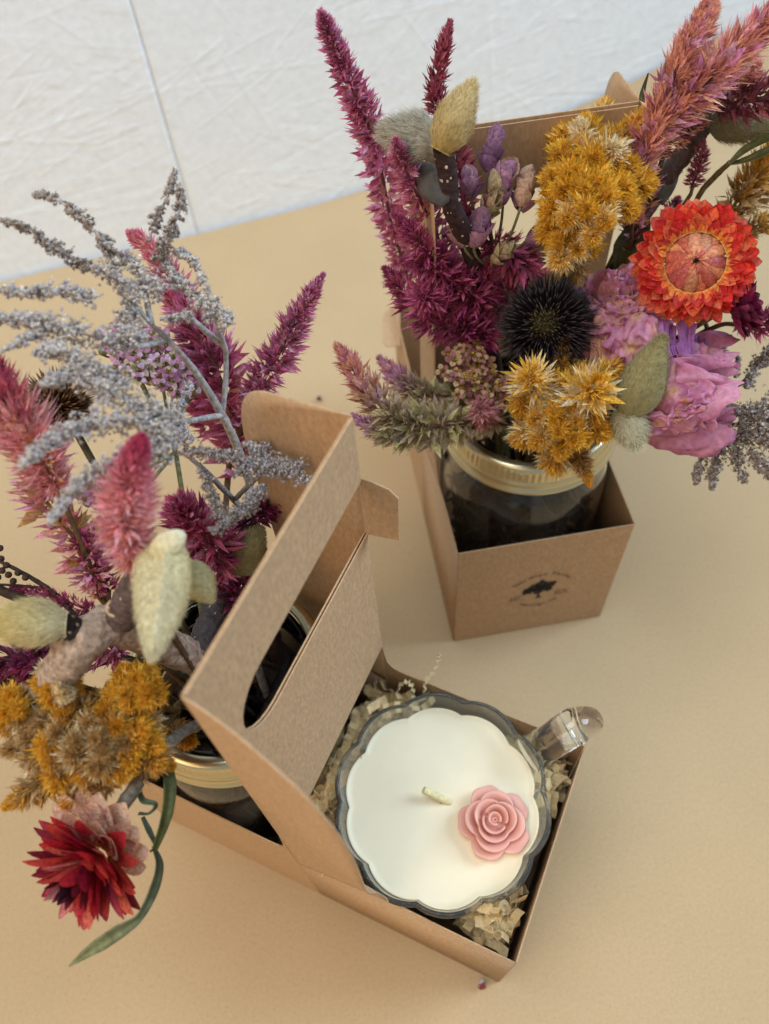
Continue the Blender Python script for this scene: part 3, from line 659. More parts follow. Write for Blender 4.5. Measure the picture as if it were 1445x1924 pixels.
# ---- golden plumes
def plume(label, cx_, base, subs, J, k, main=None, seedcol=(100, 78, 40), group=None, sr=.0016):
    P0, _ = ctrl([base + (1,)]); root = thing('cockscomb_stem', label, 'celosia', jarpt(J, 0, 0, ZT), group)
    mb = MB(); stem_to(mb, P0[0], J, k, sr, seedcol)
    for s in subs: 
        P, R = ctrl(s[0][:1]); tube(mb, catmull([P0[0], (P0[0] + P[0]) / 2, P[0]], 6), [sr * .8, sr * .5], lin(seedcol), 5)
    mb.build('stem', STEM, root)
    mb = MB()
    for s in subs:
        P, R = ctrl(s[0]); mode = s[1]
        pal, tip = dict(g=(GOLDP, GOLDP), c=(CREAM + GOLDP[:1], GOLDP), b=(BROWNG, GOLDP[:2]), w=(CREAM, CREAM), o=(BROWNG + CREAM, BROWNG))[mode]
        spike(mb, P, R, pal, 60, 1.22, .115, (70, 20), .5, 1.9, tip, (110, 76, 34))
    mb.build('flower_plume', PETAL, root); return root
def head(cx, cy, z, rx, ry, n, seed, rad=(20, 30), z_up=.02, modes='ggcb', ln=1.0, bias=(0, 0)):
    """short spikes radiating from a plume axis: (px) centre, half extents, count"""
    r = np.random.RandomState(seed); subs = []
    for i in range(n):
        a = i * 2.39996; q = math.sqrt((i + .5) / n); x, y = cx + rx * q * math.cos(a) * .78, cy + ry * q * math.sin(a) * .78
        ex, ey = x + rx * .34 * q * math.cos(a) * ln + bias[0] * q + r.uniform(-8, 8), y + ry * .34 * q * math.sin(a) * ln + bias[1] * q + r.uniform(-8, 8)
        zt = z + z_up * math.sqrt(max(0, 1 - q * q)); R = r.uniform(*rad)
        subs.append(([(cx + (x - cx) * .55, cy + (y - cy) * .55, z - .008 + (zt - z) * .3, R * .8), (x, y, zt - .001, R), ((x + ex) / 2, (y + ey) / 2, zt + .004, R * .62), (ex, ey, zt + .008 * (1.2 - q), R * .2)], modes[r.randint(len(modes))]))
    return subs
plume('large golden celosia plume standing in front of the tall kraft panel', None, (1062, 520, .225),
      head(1112, 335, .272, 98, 120, 24, 1, (30, 42), .016, 'ggcgcg', 1.15, (6, -8)) + head(1065, 440, .258, 54, 64, 9, 2, (24, 34), .012, 'bgc') +
      [([(1150, 270, .285, 24), (1180, 245, .29, 24), (1205, 220, .293, 18), (1226, 196, .296, 5)], 'g'), ([(1095, 280, .287, 26), (1092, 250, .291, 24), (1088, 226, .294, 8)], 'w'),
       ([(1130, 300, .289, 34), (1150, 285, .292, 36), (1160, 278, .296, 16)], 'w'), ([(1150, 400, .275, 26), (1185, 385, .276, 22), (1208, 360, .277, 6)], 'g'), ([(1080, 480, .25, 22), (1085, 510, .245, 22), (1075, 530, .24, 10)], 'b')], JR, 6)
plume('small golden and cream celosia plume hanging over the front of the right jar rim', None, (1010, 830, .165),
      head(1062, 760, .205, 96, 96, 22, 3, (26, 38), .016, 'cgcwg', 1.1) +
      [([(1050, 690, .222, 16), (1052, 665, .227, 18), (1056, 645, .23, 14), (1068, 622, .233, 5)], 'g'), ([(1010, 740, .222, 40), (1000, 715, .231, 44), (998, 705, .236, 22)], 'c'),
       ([(1090, 760, .222, 46), (1110, 735, .234, 56), (1116, 728, .241, 30)], 'c'), ([(1130, 700, .226, 22), (1150, 692, .228, 24), (1165, 697, .228, 8)], 'g'),
       ([(1045, 850, .197, 34), (1042, 862, .2, 34), (1040, 878, .2, 16)], 'c'), ([(1080, 850, .2, 24), (1090, 868, .199, 22), (1100, 890, .197, 14), (1110, 914, .195, 4)], 'b'),
       ([(1110, 790, .21, 30), (1140, 800, .211, 24), (1166, 802, .211, 6)], 'b'), ([(1000, 800, .205, 34), (985, 815, .206, 32), (975, 835, .205, 10)], 'c')], JR, 7)
celosia('tawny celosia plume behind the orange strawflower', [
    dict(p=[(1335, 450, .232, 16), (1370, 400, .245, 34), (1400, 355, .255, 40), (1435, 310, .265, 40), (1480, 250, .28, 20)], pal=BROWNG, tip=GOLDP, K=52, sp=(66, 22), hair=1.2),
    dict(p=[(1395, 400, .245, 24), (1430, 360, .25, 40), (1460, 330, .256, 30)], pal=BROWNG + CREAM[:1], tip=BROWNG, K=50, hair=1.2),
    dict(p=[(1385, 450, .24, 20), (1420, 425, .245, 28), (1460, 412, .25, 20)], pal=BROWNG, tip=GOLDP, K=50, hair=1.2)],
    JR, 8, (1325, 470, .225), None)
# ---- pink celosia top right
celosia('dusty pink and salmon celosia reaching past the top right of the tall panel', [
    dict(p=[(1188, 420, .258, 22), (1196, 345, .272, 38), (1215, 275, .286, 48), (1243, 205, .300, 48), (1275, 120, .316, 42), (1305, 55, .328, 28), (1328, 2, .337, 10)], pal=SALM, tip=SALM, two=MAUV, K2=14, K=60, wf=.085, lf=1.1, sp=(48, 16), hair=1.5),
    dict(p=[(1228, 262, .288, 34), (1275, 200, .300, 56), (1335, 145, .312, 58), (1400, 80, .322, 52), (1470, 10, .335, 26)], pal=SALM + MAUV[:1], tip=SALM, two=MAUV, K2=18, K=60, wf=.085, lf=1.1, sp=(48, 16), hair=1.5),
    dict(p=[(1290, 150, .306, 30), (1312, 90, .316, 34), (1332, 40, .324, 26), (1345, -5, .33, 8)], pal=SALM, K=70, wf=.085, lf=1.1, sp=(48, 16), hair=1.5),
    dict(p=[(1185, 500, .235, 22), (1190, 440, .245, 32), (1205, 385, .255, 34), (1228, 330, .266, 26)], pal=MAUV + DARKM[1:] + SALM[2:], K=40),
    dict(p=[(1215, 300, .278, 18), (1260, 270, .281, 24), (1300, 245, .284, 16), (1330, 230, .286, 5)], pal=DARKM + SALM[2:], K=40)],
    JR, 9, (1178, 520, .225), None)
celosia('maroon and rose celosia spike at the right edge above the grey bud', [
    dict(p=[(1352, 205, .286, 26), (1395, 190, .293, 50), (1440, 185, .298, 58), (1500, 175, .303, 50)], pal=[((120, 40, 50), (160, 60, 76)), ((140, 60, 60), (170, 70, 90))], two=MAUV, K2=8, K=46),
    dict(p=[(1380, 180, .294, 30), (1405, 145, .302, 34), (1425, 120, .308, 10)], pal=SALM, K=44)],
    JR, 10, (1335, 215, .28), None, mid=[W(1260, 310, .262), W(1190, 420, .235)], stemcol=(86, 66, 40))
celosia('tiny dark pink celosia tip on a thin bare stem above the orange strawflower', [
    dict(p=[(1300, 352, .258, 15), (1312, 320, .266, 22), (1318, 290, .272, 17), (1322, 262, .277, 4)], pal=[((120, 40, 60), (176, 70, 90)), ((150, 40, 90), (190, 90, 110))], K=44)],
    JR, 11, (1298, 365, .255), None, stemcol=(110, 96, 56), sr=.0009)
celosia('magenta celosia sprig peeping out right of the orange strawflower', [
    dict(p=[(1385, 610, .225, 20), (1425, 612, .232, 38), (1455, 600, .238, 40), (1490, 590, .244, 20)], pal=MAG + CRIM[:1], K=46),
    dict(p=[(1250, 420, .238, 16), (1262, 395, .246, 22), (1275, 372, .252, 6)], pal=MAUV + DARKM, K=40)],
    JR, 12, (1330, 620, .215), None)

# ---- magnolia branches and buds
def bud(root, base, tip, rpx, pal, name='bud', hair=2600, hl=.0036, flat=1., keel=0., label=None, hw=.00011, lop=.0, blunt=.5):
    P = np.array([W(*base), W(*tip)]); ax = P[1] - P[0]; L = np.linalg.norm(ax); D = ax / L; R = px2m(rpx, P.mean(0))
    U, B = perp(D[None]); U, B = U[0], B[0]
    toC = nrm((CAM - P.mean(0))[None])[0]; U = toC - D * (toC @ D); U /= np.linalg.norm(U); B = np.cross(D, U)
    c0, c1 = [lin(x) for x in pal]
    nu, nv = 26, 28; u = np.linspace(0, 1, nu)[:, None]; a = np.linspace(0, 2 * np.pi, nv, endpoint=False)[None]
    prof = (np.sin(np.pi * np.clip(u, 0, 1) ** (.72)) ** .72) * (1 - .18 * u) + .02
    prof = np.maximum(prof, .55 * np.exp(-(u / .10) ** 2))
    prof = np.where(u > .999, .01, prof)
    rr = R * prof * (1 + .05 * np.sin(3 * a + 6 * u))
    ca, sa = np.cos(a), np.sin(a)
    off = lop * L * (u ** 2)
    V = P[0] + (D * (u * L)[..., None]) + B * (rr * ca)[..., None] + U * (rr * sa * flat + keel * R * prof * np.exp(-((ca) / .16) ** 2) * (sa > 0))[..., None] + B * off[..., None]
    C = c0 + (c1 - c0) * u[..., None] + 0 * a[..., None]; C = C * rnd.uniform(.92, 1.08, C.shape[:2] + (1,))
    mb = MB(); mb.add(V.reshape(-1, 3), grid_faces(nu, nv, True), C.reshape(-1, 3))
    # fur
    i = rnd.randint(0, nu - 1, hair); j = rnd.randint(0, nv, hair); w1, w2 = rnd.uniform(0, 1, (2, hair, 1))
    j2 = (j + 1) % nv; p = (V[i, j] * (1 - w1) + V[i + 1, j] * w1) * (1 - w2) + (V[i, j2] * (1 - w1) + V[i + 1, j2] * w1) * w2
    cen = P[0] + D * (((p - P[0]) @ D)[:, None]); Nn = nrm(p - cen)
    d = nrm(D * 1.0 + Nn * rnd.uniform(.15, .6, (hair, 1)) + rnd.normal(0, .22, (hair, 3)))
    col = (c0 + (c1 - c0) * ((i / nu)[:, None])) * rnd.uniform(.8, 1.3, (hair, 1))
    hairs(mb, p, d, hl * rnd.uniform(.5, 1.1, hair), hw, col)
    o = mb.build(name, FUZZ, root)
    if label: o['label'] = label
    return o
def branch(mb, pts, col, spots=40, rough=.10, ns=14, rings=0, spotcol=(190, 176, 160)):
    P, R = ctrl(pts); Pd = catmull(P, 60); Rd = np.interp(np.linspace(0, 1, 60), np.linspace(0, 1, len(R)), R)
    if rings: Rd = Rd * (1 + .10 * np.maximum(0, np.sin(np.linspace(0, rings * 6.28, 60))) ** 6)
    tube(mb, Pd, Rd, lin(col), ns, rough)
    T, N, B = frames(Pd)
    for _ in range(spots):
        i = rnd.randint(0, 59); a = rnd.uniform(0, 6.28); n = N[i] * math.cos(a) + B[i] * math.sin(a); s = np.cross(n, T[i]); q = Pd[i] + n * Rd[i] * 1.02
        r = rnd.uniform(.00025, .0006); k = np.linspace(0, 6.28, 7)[:-1]
        ring = q + T[i] * (np.cos(k) * r * 1.4)[:, None] + s * (np.sin(k) * r)[:, None]
        mb.add(np.vstack([ring, (q + n * r * .7)[None]]), [[m, (m + 1) % 6, 6] for m in range(6)], lin(spotcol) * rnd.uniform(.7, 1.2))
def scale_leaf(mb, base, tip, rpx, c0, c1, cup=.35, nseg=10):
    P = np.array([W(*base), W(*tip)]); ax = P[1] - P[0]; L = np.linalg.norm(ax); D = ax / L; R = px2m(rpx, P.mean(0))
    toC = nrm((CAM - P.mean(0))[None])[0]; U = toC - D * (toC @ D); U /= np.linalg.norm(U); B = np.cross(D, U)
    u = np.linspace(0, 1, nseg)[:, None]; v = np.linspace(-1, 1, 9)[None]
    w = np.sin(np.pi * (u * .93 + .05)) ** .7 * R
    V = P[0] + D * (u * L)[..., None] + B * (v * w)[..., None] + U * ((1 - v ** 2) * w * cup - .1 * L * u ** 2)[..., None]
    C = lin(c0) + (lin(c1) - lin(c0)) * u[..., None] + 0 * v[..., None]
    mb.add(V.reshape(-1, 3), grid_faces(nseg, 9), C.reshape(-1, 3) * rnd.uniform(.9, 1.1, (nseg * 9, 1)))

root = thing('magnolia_branch', 'dark magnolia twig with one silver and one golden bud in the right bouquet', 'magnolia branch', jarpt(JR, 0, 0, ZT), 'magnolia branches with fuzzy buds')
mb = MB(); branch(mb, [(905, 560, .225, 14), (890, 490, .25, 16), (868, 430, .272, 18), (848, 385, .286, 18), (842, 330, .298, 18), (832, 278, .309, 19)], (58, 40, 40), 60)
stem_to(mb, W(905, 560, .225), JR, 13, .0032, (58, 40, 40)); mb.build('branch', STEM, root)
bud(root, (822, 268, .307), (722, 246, .307), 41, ((168, 162, 146), (190, 184, 166)), label='silver grey bud', hl=.0058, hair=3800, hw=.00010)
bud(root, (826, 284, .309), (889, 154, .328), 38, ((178, 150, 84), (222, 206, 160)), label='golden pointed bud', hl=.003, hair=3400, hw=.00009)
mb = MB(); scale_leaf(mb, (838, 385, .29), (782, 300, .296), 28, (70, 64, 60), (104, 98, 92)); mb.build('bud_scale', LEAF, root, solid=.0006)

root = thing('magnolia_branch', 'grey magnolia twig behind the pink celosia at the right edge', 'magnolia branch', jarpt(JR, 0, 0, ZT), 'magnolia branches with fuzzy buds')
mb = MB(); branch(mb, [(1150, 520, .215, 13), (1195, 425, .24, 17), (1245, 345, .256, 18), (1290, 280, .268, 19), (1325, 225, .279, 21), (1335, 200, .283, 20)], (88, 70, 62), 46)
stem_to(mb, W(1150, 520, .215), JR, 14, .003, (88, 70, 62)); mb.build('branch', STEM, root)
bud(root, (1330, 225, .280), (1450, 246, .276), 31, ((120, 114, 84), (160, 154, 112)), label='olive grey bud pointing right', hl=.0045, hair=2600)
bud(root, (1332, 205, .283), (1420, 100, .305), 22, ((128, 122, 108), (190, 190, 184)), label='slim pale grey bud pointing up', hl=.003)
mb = MB(); scale_leaf(mb, (1240, 385, .254), (1268, 278, .262), 20, (96, 90, 76), (140, 136, 124)); mb.build('bud_scale', LEAF, root, solid=.0006)

root = thing('magnolia_branch', 'short magnolia twig with a long olive bud beside the lower dried rose', 'magnolia branch', jarpt(JR, 0, 0, ZT), 'magnolia branches with fuzzy buds')
mb = MB(); branch(mb, [(1120, 800, .19, 14), (1150, 790, .205, 17), (1178, 775, .22, 20)], (104, 92, 74), 16); stem_to(mb, W(1120, 800, .19), JR, 15, .003, (88, 74, 60)); mb.build('branch', STEM, root)
bud(root, (1180, 782, .222), (1247, 630, .252), 43, ((150, 140, 96), (160, 150, 104)), label='long olive bud with a keel', hl=.0024, hair=3600, flat=.7, keel=.25, hw=.00008)
bud(root, (1172, 766, .218), (1196, 838, .218), 33, ((196, 190, 166), (206, 200, 170)), label='small cream fuzzy bud', hl=.0045, hair=2400)

# ---- black seed head
def seed_head(label, c, rpx, J, k, col, colc, n=900, core=.44, group='spiny coneflower seed heads', axis=None, mix=None):
    P = W(*c); R = px2m(rpx, P); root = thing('coneflower_head', label, 'seed head', jarpt(J, 0, 0, ZT), group)
    ax = nrm((CAM - P)[None])[0] if axis is None else nrm(np.array([axis]))[0]
    mb = MB(); stem_to(mb, P - ax * R * .45, J, k, .0016, (70, 62, 42)); mb.build('stem', STEM, root)
    i = np.arange(n) + .5; ph = np.arccos(1 - 1.72 * i / n); th = i * 2.39996
    U, B = perp(ax[None]); U, B = U[0], B[0]
    N = ax * np.cos(ph)[:, None] + (U * np.cos(th)[:, None] + B * np.sin(th)[:, None]) * np.sin(ph)[:, None]
    rc = R * core; p = P + N * rc
    d = nrm(N + rnd.normal(0, .15, (n, 3)) + ax * .12); L = (R - rc) * rnd.uniform(.62, 1.08, n) * (.55 + .45 * sm(ph, .15, .9))
    mb = MB()
    a = np.linspace(0, 6.283, 25)[:-1]; uu = np.linspace(0, np.pi, 14)
    V = P + rc * 1.02 * (ax * np.cos(uu)[:, None, None] + (U * np.cos(a)[:, None] + B * np.sin(a)[:, None])[None] * np.sin(uu)[:, None, None])
    mb.add(V.reshape(-1, 3), grid_faces(14, 24, True), lin(colc) * .6); mb.build('cone', STEM, root)
    mb = MB(); Us, Bs = perp(d); w = .00042
    for q in range(1):
        K = np.arange(4) * 1.5708
        ring = p[:, None] + (Us[:, None] * np.cos(K)[None, :, None] + Bs[:, None] * np.sin(K)[None, :, None]) * w
        V = np.concatenate([ring, ring + (d * L[:, None] * .6)[:, None] , (p + d * L[:, None])[:, None]], 1)
        V[:, 4:8] = (p + d * (L * .62)[:, None])[:, None] + (Us[:, None] * np.cos(K)[None, :, None] + Bs[:, None] * np.sin(K)[None, :, None]) * w * .9
        base = np.arange(n)[:, None] * 9; cc = lin(col) * rnd.uniform(.6, 1.5, (n, 1)); ce = lin(colc) * rnd.uniform(.8, 1.4, (n, 1))
        kk = (1 - sm(ph, .2, .55))[:, None]; cc = cc * (1 - kk * .7) + ce * kk * .7
        C = np.repeat(cc[:, None], 9, 1); C[:, 8] = cc * .9 + .02  # spine tips lightened in colour as a small painted highlight
        mb.add(V.reshape(-1, 3), np.vstack([np.hstack([base + m, base + (m + 1) % 4, base + 4 + (m + 1) % 4, base + 4 + m]) for m in range(4)]), C.reshape(-1, 3))
        mb.add(V.reshape(-1, 3), np.vstack([np.hstack([base + 4 + m, base + 4 + (m + 1) % 4, base + 8]) for m in range(4)]), C.reshape(-1, 3))
    mb.build('spines', SPINE, root); return root
SPINE = attr_mat('spine', .5, 0, .35, 300, .3)
seed_head('black spiny coneflower seed head at the middle of the right bouquet', (1026, 612, .230), 106, JR, 16, (34, 22, 24), (96, 84, 48), axis=(CAM - W(1026, 612, .230)) + np.array([-.02, .02, .06]))
seed_head('brown spiny coneflower seed head half hidden behind the grey spray', (108, 762, .235), 80, JL, 17, (96, 66, 36), (70, 56, 26), n=700, axis=(-.25, .1, .9))

# ---- strawflowers
def petal(mb, base, D, U, L, wd, c0, c1, cup=.3, curl=.0, nu=7, nv=5, edge=None, tipw=.5):
    D = D / np.linalg.norm(D); U = U - D * (U @ D); U = U / np.linalg.norm(U); Sx = np.cross(D, U)
    u = np.linspace(0, 1, nu)[:, None]; v = np.linspace(-1, 1, nv)[None]
    w = wd * (np.sin(np.pi * (u * (1 - .06) + .0) ** tipw * 1.0 + 0.0) * .0 + (.42 + .58 * np.sin(np.pi * np.minimum(u * .80 + .10, .97))) * np.sqrt(1 - u ** (4 if nu < 9 else 6) * .97))
    V = base + D * (u * L)[..., None] + Sx * (v * w)[..., None] + U * (np.abs(v) ** 2 * w * cup + curl * L * u ** 2)[..., None]
    k = sm(u, -.05, .38)[..., None]; C = c0 + (c1 - c0) * k + 0 * v[..., None]
    if edge is not None: e = (np.abs(v) ** 2)[..., None] * .5 * k; C = C * (1 - e) + edge * e
    mb.add(V.reshape(-1, 3), grid_faces(nu, nv), C.reshape(-1, 3) * rnd.uniform(.95, 1.05))
def strawflower(root, c, R, ax, rings, dome, name='petals'):
    ax = ax / np.linalg.norm(ax); U, B = perp(ax[None]); U, B = U[0], B[0]
    mb = MB()
    for (n, rb, h, L, wd, el, cup, curl, cols, c0) in rings:
        for i in range(n):
            a = (i + rnd.uniform(-.22, .22)) / n * 6.28318 + rb * 37; rd = U * math.cos(a) + B * math.sin(a)
            e = math.radians(el + rnd.uniform(-7, 7)); D = rd * math.cos(e) + ax * math.sin(e); Uu = ax * math.cos(e) - rd * math.sin(e)
            cc = lin(cols[rnd.randint(len(cols))]) * rnd.uniform(.8, 1.15)
            petal(mb, c + rd * rb * R + ax * h * R, D, Uu, L * R * rnd.uniform(.86, 1.1), wd * R * rnd.uniform(.85, 1.12), lin(c0), cc, cup, curl + rnd.uniform(-.06, .06), 10, 5, edge=cc * .72)
    mb.build(name, PETAL, root)
    if dome:
        mb = MB(); n, rb, hh, cols, dark, layers = dome
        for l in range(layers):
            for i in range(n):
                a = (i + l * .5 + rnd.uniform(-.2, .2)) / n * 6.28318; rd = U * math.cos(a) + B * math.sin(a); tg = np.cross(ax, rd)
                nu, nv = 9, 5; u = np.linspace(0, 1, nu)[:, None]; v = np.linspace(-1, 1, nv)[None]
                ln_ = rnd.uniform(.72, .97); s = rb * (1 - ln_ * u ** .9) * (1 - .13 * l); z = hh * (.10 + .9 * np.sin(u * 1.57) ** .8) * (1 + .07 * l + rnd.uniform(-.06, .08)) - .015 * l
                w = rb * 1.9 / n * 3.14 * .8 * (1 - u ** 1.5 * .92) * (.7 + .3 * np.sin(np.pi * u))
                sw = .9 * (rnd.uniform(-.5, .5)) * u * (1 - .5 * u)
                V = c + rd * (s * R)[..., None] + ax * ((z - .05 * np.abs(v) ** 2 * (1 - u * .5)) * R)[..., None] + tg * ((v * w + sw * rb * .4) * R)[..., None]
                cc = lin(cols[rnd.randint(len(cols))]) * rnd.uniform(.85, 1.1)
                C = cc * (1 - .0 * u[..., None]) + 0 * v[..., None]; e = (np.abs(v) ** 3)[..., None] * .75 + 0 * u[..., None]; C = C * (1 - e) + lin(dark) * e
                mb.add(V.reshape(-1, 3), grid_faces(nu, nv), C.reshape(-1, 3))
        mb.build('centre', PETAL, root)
OR = [(226, 66, 40), (214, 48, 40), (232, 96, 56), (236, 112, 74), (206, 44, 44)]; ORL = [(238, 124, 92), (236, 104, 84), (230, 84, 70)]
c = W(1306, 494, .262); R = px2m(118, c)
root = thing('strawflower', 'big orange red strawflower at the right of the right bouquet', 'strawflower', jarpt(JR, 0, 0, ZT), 'strawflowers')
ax = nrm((CAM - c)[None])[0] + np.array([.02, -.02, .14]); mb = MB(); stem_to(mb, c - ax * .012, JR, 18, .0015, (104, 104, 60)); mb.build('stem', STEM, root)
Y0 = (240, 190, 90)
strawflower(root, c, R, ax, [
    (27, .50, -.22, .50, .125, -4, .35, .0, ORL, Y0), (29, .50, -.16, .47, .125, 6, .4, .03, ORL + OR, Y0), (28, .50, -.09, .42, .125, 15, .45, -.02, OR, Y0), (27, .49, -.03, .37, .122, 25, .5, -.06, OR, Y0),
    (25, .48, .01, .30, .118, 36, .5, -.16, OR, Y0), (22, .47, .035, .235, .11, 46, .4, -.35, OR, (240, 170, 80)), (20, .465, .05, .15, .10, 54, .3, -.6, [(240, 150, 66), (238, 120, 58)], (246, 212, 120))],
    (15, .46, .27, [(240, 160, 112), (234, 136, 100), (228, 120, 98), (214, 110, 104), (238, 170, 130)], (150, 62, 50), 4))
mb = MB(); ca = c + ax / np.linalg.norm(ax) * R * .30
hairs(mb, np.tile(ca, (60, 1)) + rnd.normal(0, R * .02, (60, 3)), nrm(ax + rnd.normal(0, .5, (60, 3))), R * .07, .0002, np.tile(lin((70, 40, 20)), (60, 1))); mb.build('stamens', PETAL, root)

c = W(1392, 575, .246); R = px2m(62, c)
root = thing('strawflower', 'shiny wine red strawflower tucked behind the orange one', 'strawflower', jarpt(JR, 0, 0, ZT), 'strawflowers')
ax = np.array([.75, -.15, .45]); mb = MB(); stem_to(mb, c - nrm(ax[None])[0] * .01, JR, 19, .0012, (104, 96, 60)); mb.build('stem', STEM, root)
WN_ = [(120, 24, 60), (96, 20, 50), (150, 60, 90), (104, 40, 60)]
strawflower(root, c, R, ax, [(16, .45, -.3, .62, .20, 10, .5, .25, WN_, (150, 80, 80)), (16, .45, -.15, .62, .19, 30, .5, .2, WN_, (150, 80, 80)), (14, .42, 0, .6, .18, 52, .5, -.1, WN_, (150, 80, 80)), (12, .34, .1, .5, .16, 70, .5, -.2, WN_, (150, 80, 80))], None)

c = W(188, 1604, .205); R = px2m(120, c)
root = thing('strawflower', 'dark red strawflower with cream outer petals hanging out of the left jar', 'strawflower', jarpt(JL, 0, 0, ZT), 'strawflowers')
ax = nrm((CAM - c)[None])[0] * .56 + nrm((W(100, 1705, .205) - c)[None])[0] * 1.0; axn = ax / np.linalg.norm(ax)
mb = MB(); P, Rr = ctrl([(420, 1352, .178, 8), (362, 1366, .190, 11), (318, 1395, .205, 13), (272, 1450, .215, 13), (240, 1500, .216, 14), (205, 1560, .207, 12)])
P = np.vstack([P, (c - axn * R * .25)[None]]); tube(mb, catmull(P, 40), Rr + [Rr[-1]], lin((118, 112, 100)), 9, .12); stem_to(mb, P[0], JL, 20, .0022, (118, 112, 100)); mb.build('stem', STEM, root)
RED = [(168, 30, 50), (190, 44, 58), (150, 28, 56), (206, 74, 70), (136, 30, 58), (176, 60, 86)]; RL = [(236, 122, 104), (220, 90, 84), (196, 56, 64)]
strawflower(root, c, R, axn, [
    (12, .13, -.02, .90, .20, 8, .35, .06, RL + RED, (236, 150, 80)), (12, .13, .02, .92, .19, 20, .4, .04, RED + RL[:1], (230, 140, 70)), (12, .12, .06, .92, .175, 32, .4, .02, RED, (220, 120, 60)),
    (11, .10, .10, .90, .155, 44, .5, .0, RED + RL[:1], (214, 116, 70)), (10, .07, .14, .86, .135, 57, .5, .0, RED + [(220, 130, 130)], (190, 90, 60)), (9, .05, .14, .80, .11, 69, .5, .02, [(70, 18, 30), (106, 28, 44), (140, 34, 52), (206, 140, 140)], (120, 40, 40)), (8, .02, .14, .76, .09, 81, .5, .04, [(50, 16, 26), (86, 28, 50), (116, 32, 54)], (90, 40, 40)), (5, .005, .1, .74, .08, 88, .5, .0, [(44, 16, 26)], (60, 20, 30))], None)
mb = MB(); bx = nrm((W(238, 1505, .205) - c)[None])[0]; bx = nrm((bx - axn * (bx @ axn))[None])[0]; bt = np.cross(axn, bx)
for i, (da, LL, hh, el) in enumerate([(-1.5, .62, -.1, 10), (-1.15, .74, -.15, 8), (-.8, .80, -.12, 4), (-.45, .86, -.16, 0), (-.1, .88, -.12, 2), (.25, .86, -.16, 0), (.6, .84, -.12, 4), (.95, .8, -.15, 8), (1.3, .72, -.1, 10), (-.6, .66, -.04, 20), (-.25, .70, -.05, 16), (.1, .7, -.04, 18), (.45, .68, -.05, 16), (.8, .62, -.04, 20)]):
    rd = bx * math.cos(da) + bt * math.sin(da); e = math.radians(el - 12)
    petal(mb, c + rd * R * .10 + axn * (hh - .04) * R, rd * math.cos(e) + axn * math.sin(e), axn, LL * R * 1.22, .28 * R, lin((250, 242, 228)), lin((244, 220, 200)), .45, .16, 9, 7, edge=lin((206, 120, 104)))
mb.build('outer_petals', PETAL, root)['label'] = 'cream outer petals'
mb = MB()
def ribbon(mb, pts, c0, c1, cup=.35, tw=(0, 0), n=40):
    P, R = ctrl(pts); P = catmull(P, n); R = np.interp(np.linspace(0, 1, n), np.linspace(0, 1, len(R)), R)
    T = nrm(np.gradient(P, axis=0)); toC = nrm(CAM - P); a = np.linspace(tw[0], tw[1], n)[:, None]
    Sx = nrm(np.cross(T, toC)); Up = np.cross(Sx, T); S2 = Sx * np.cos(a) + Up * np.sin(a); U2 = np.cross(S2, T)
    v = np.linspace(-1, 1, 5)[None]; V = P[:, None] + S2[:, None] * (v * R[:, None])[..., None] + U2[:, None] * ((v ** 2 - .5) * R[:, None] * cup)[..., None]
    k = np.linspace(0, 1, n)[:, None, None]; C = lin(c0) + (lin(c1) - lin(c0)) * k + 0 * v[..., None]; C = C * (1 - .25 * np.exp(-(v / .2) ** 2))[..., None] * rnd.uniform(.85, 1.12, (n, 5, 1))
    mb.add(V.reshape(-1, 3), grid_faces(n, 5), C.reshape(-1, 3))
ribbon(mb, [(310, 1410, .205, 5), (318, 1470, .210, 13), (312, 1530, .210, 13), (292, 1590, .208, 8), (286, 1600, .207, 5)], (92, 104, 70), (110, 116, 60), .6, (.3, 1.0))
mb.build('leaf', LEAF, root, solid=.0004)
mb = MB(); ribbon(mb, [(288, 1590, .207, 5), (298, 1625, .206, 12), (288, 1670, .205, 13), (262, 1722, .203, 9), (225, 1748, .202, 15), (190, 1772, .2, 14), (158, 1794, .198, 8), (130, 1816, .196, 1)], (84, 100, 84), (138, 138, 92), .5, (1.1, .2))
mb.build('leaf', LEAF, root, solid=.0004)
mb = MB(); ribbon(mb, [(262, 1490, .212, 4), (270, 1505, .213, 6), (292, 1512, .213, 6), (280, 1528, .211, 5), (262, 1528, .21, 5)], (90, 106, 78), (104, 120, 92), .6, (0, 2))
ribbon(mb, [(268, 1535, .209, 3), (280, 1560, .208, 5), (292, 1585, .207, 3)], (90, 108, 96), (80, 96, 80), .5); mb.build('curled_leaf', LEAF, root, solid=.0004)

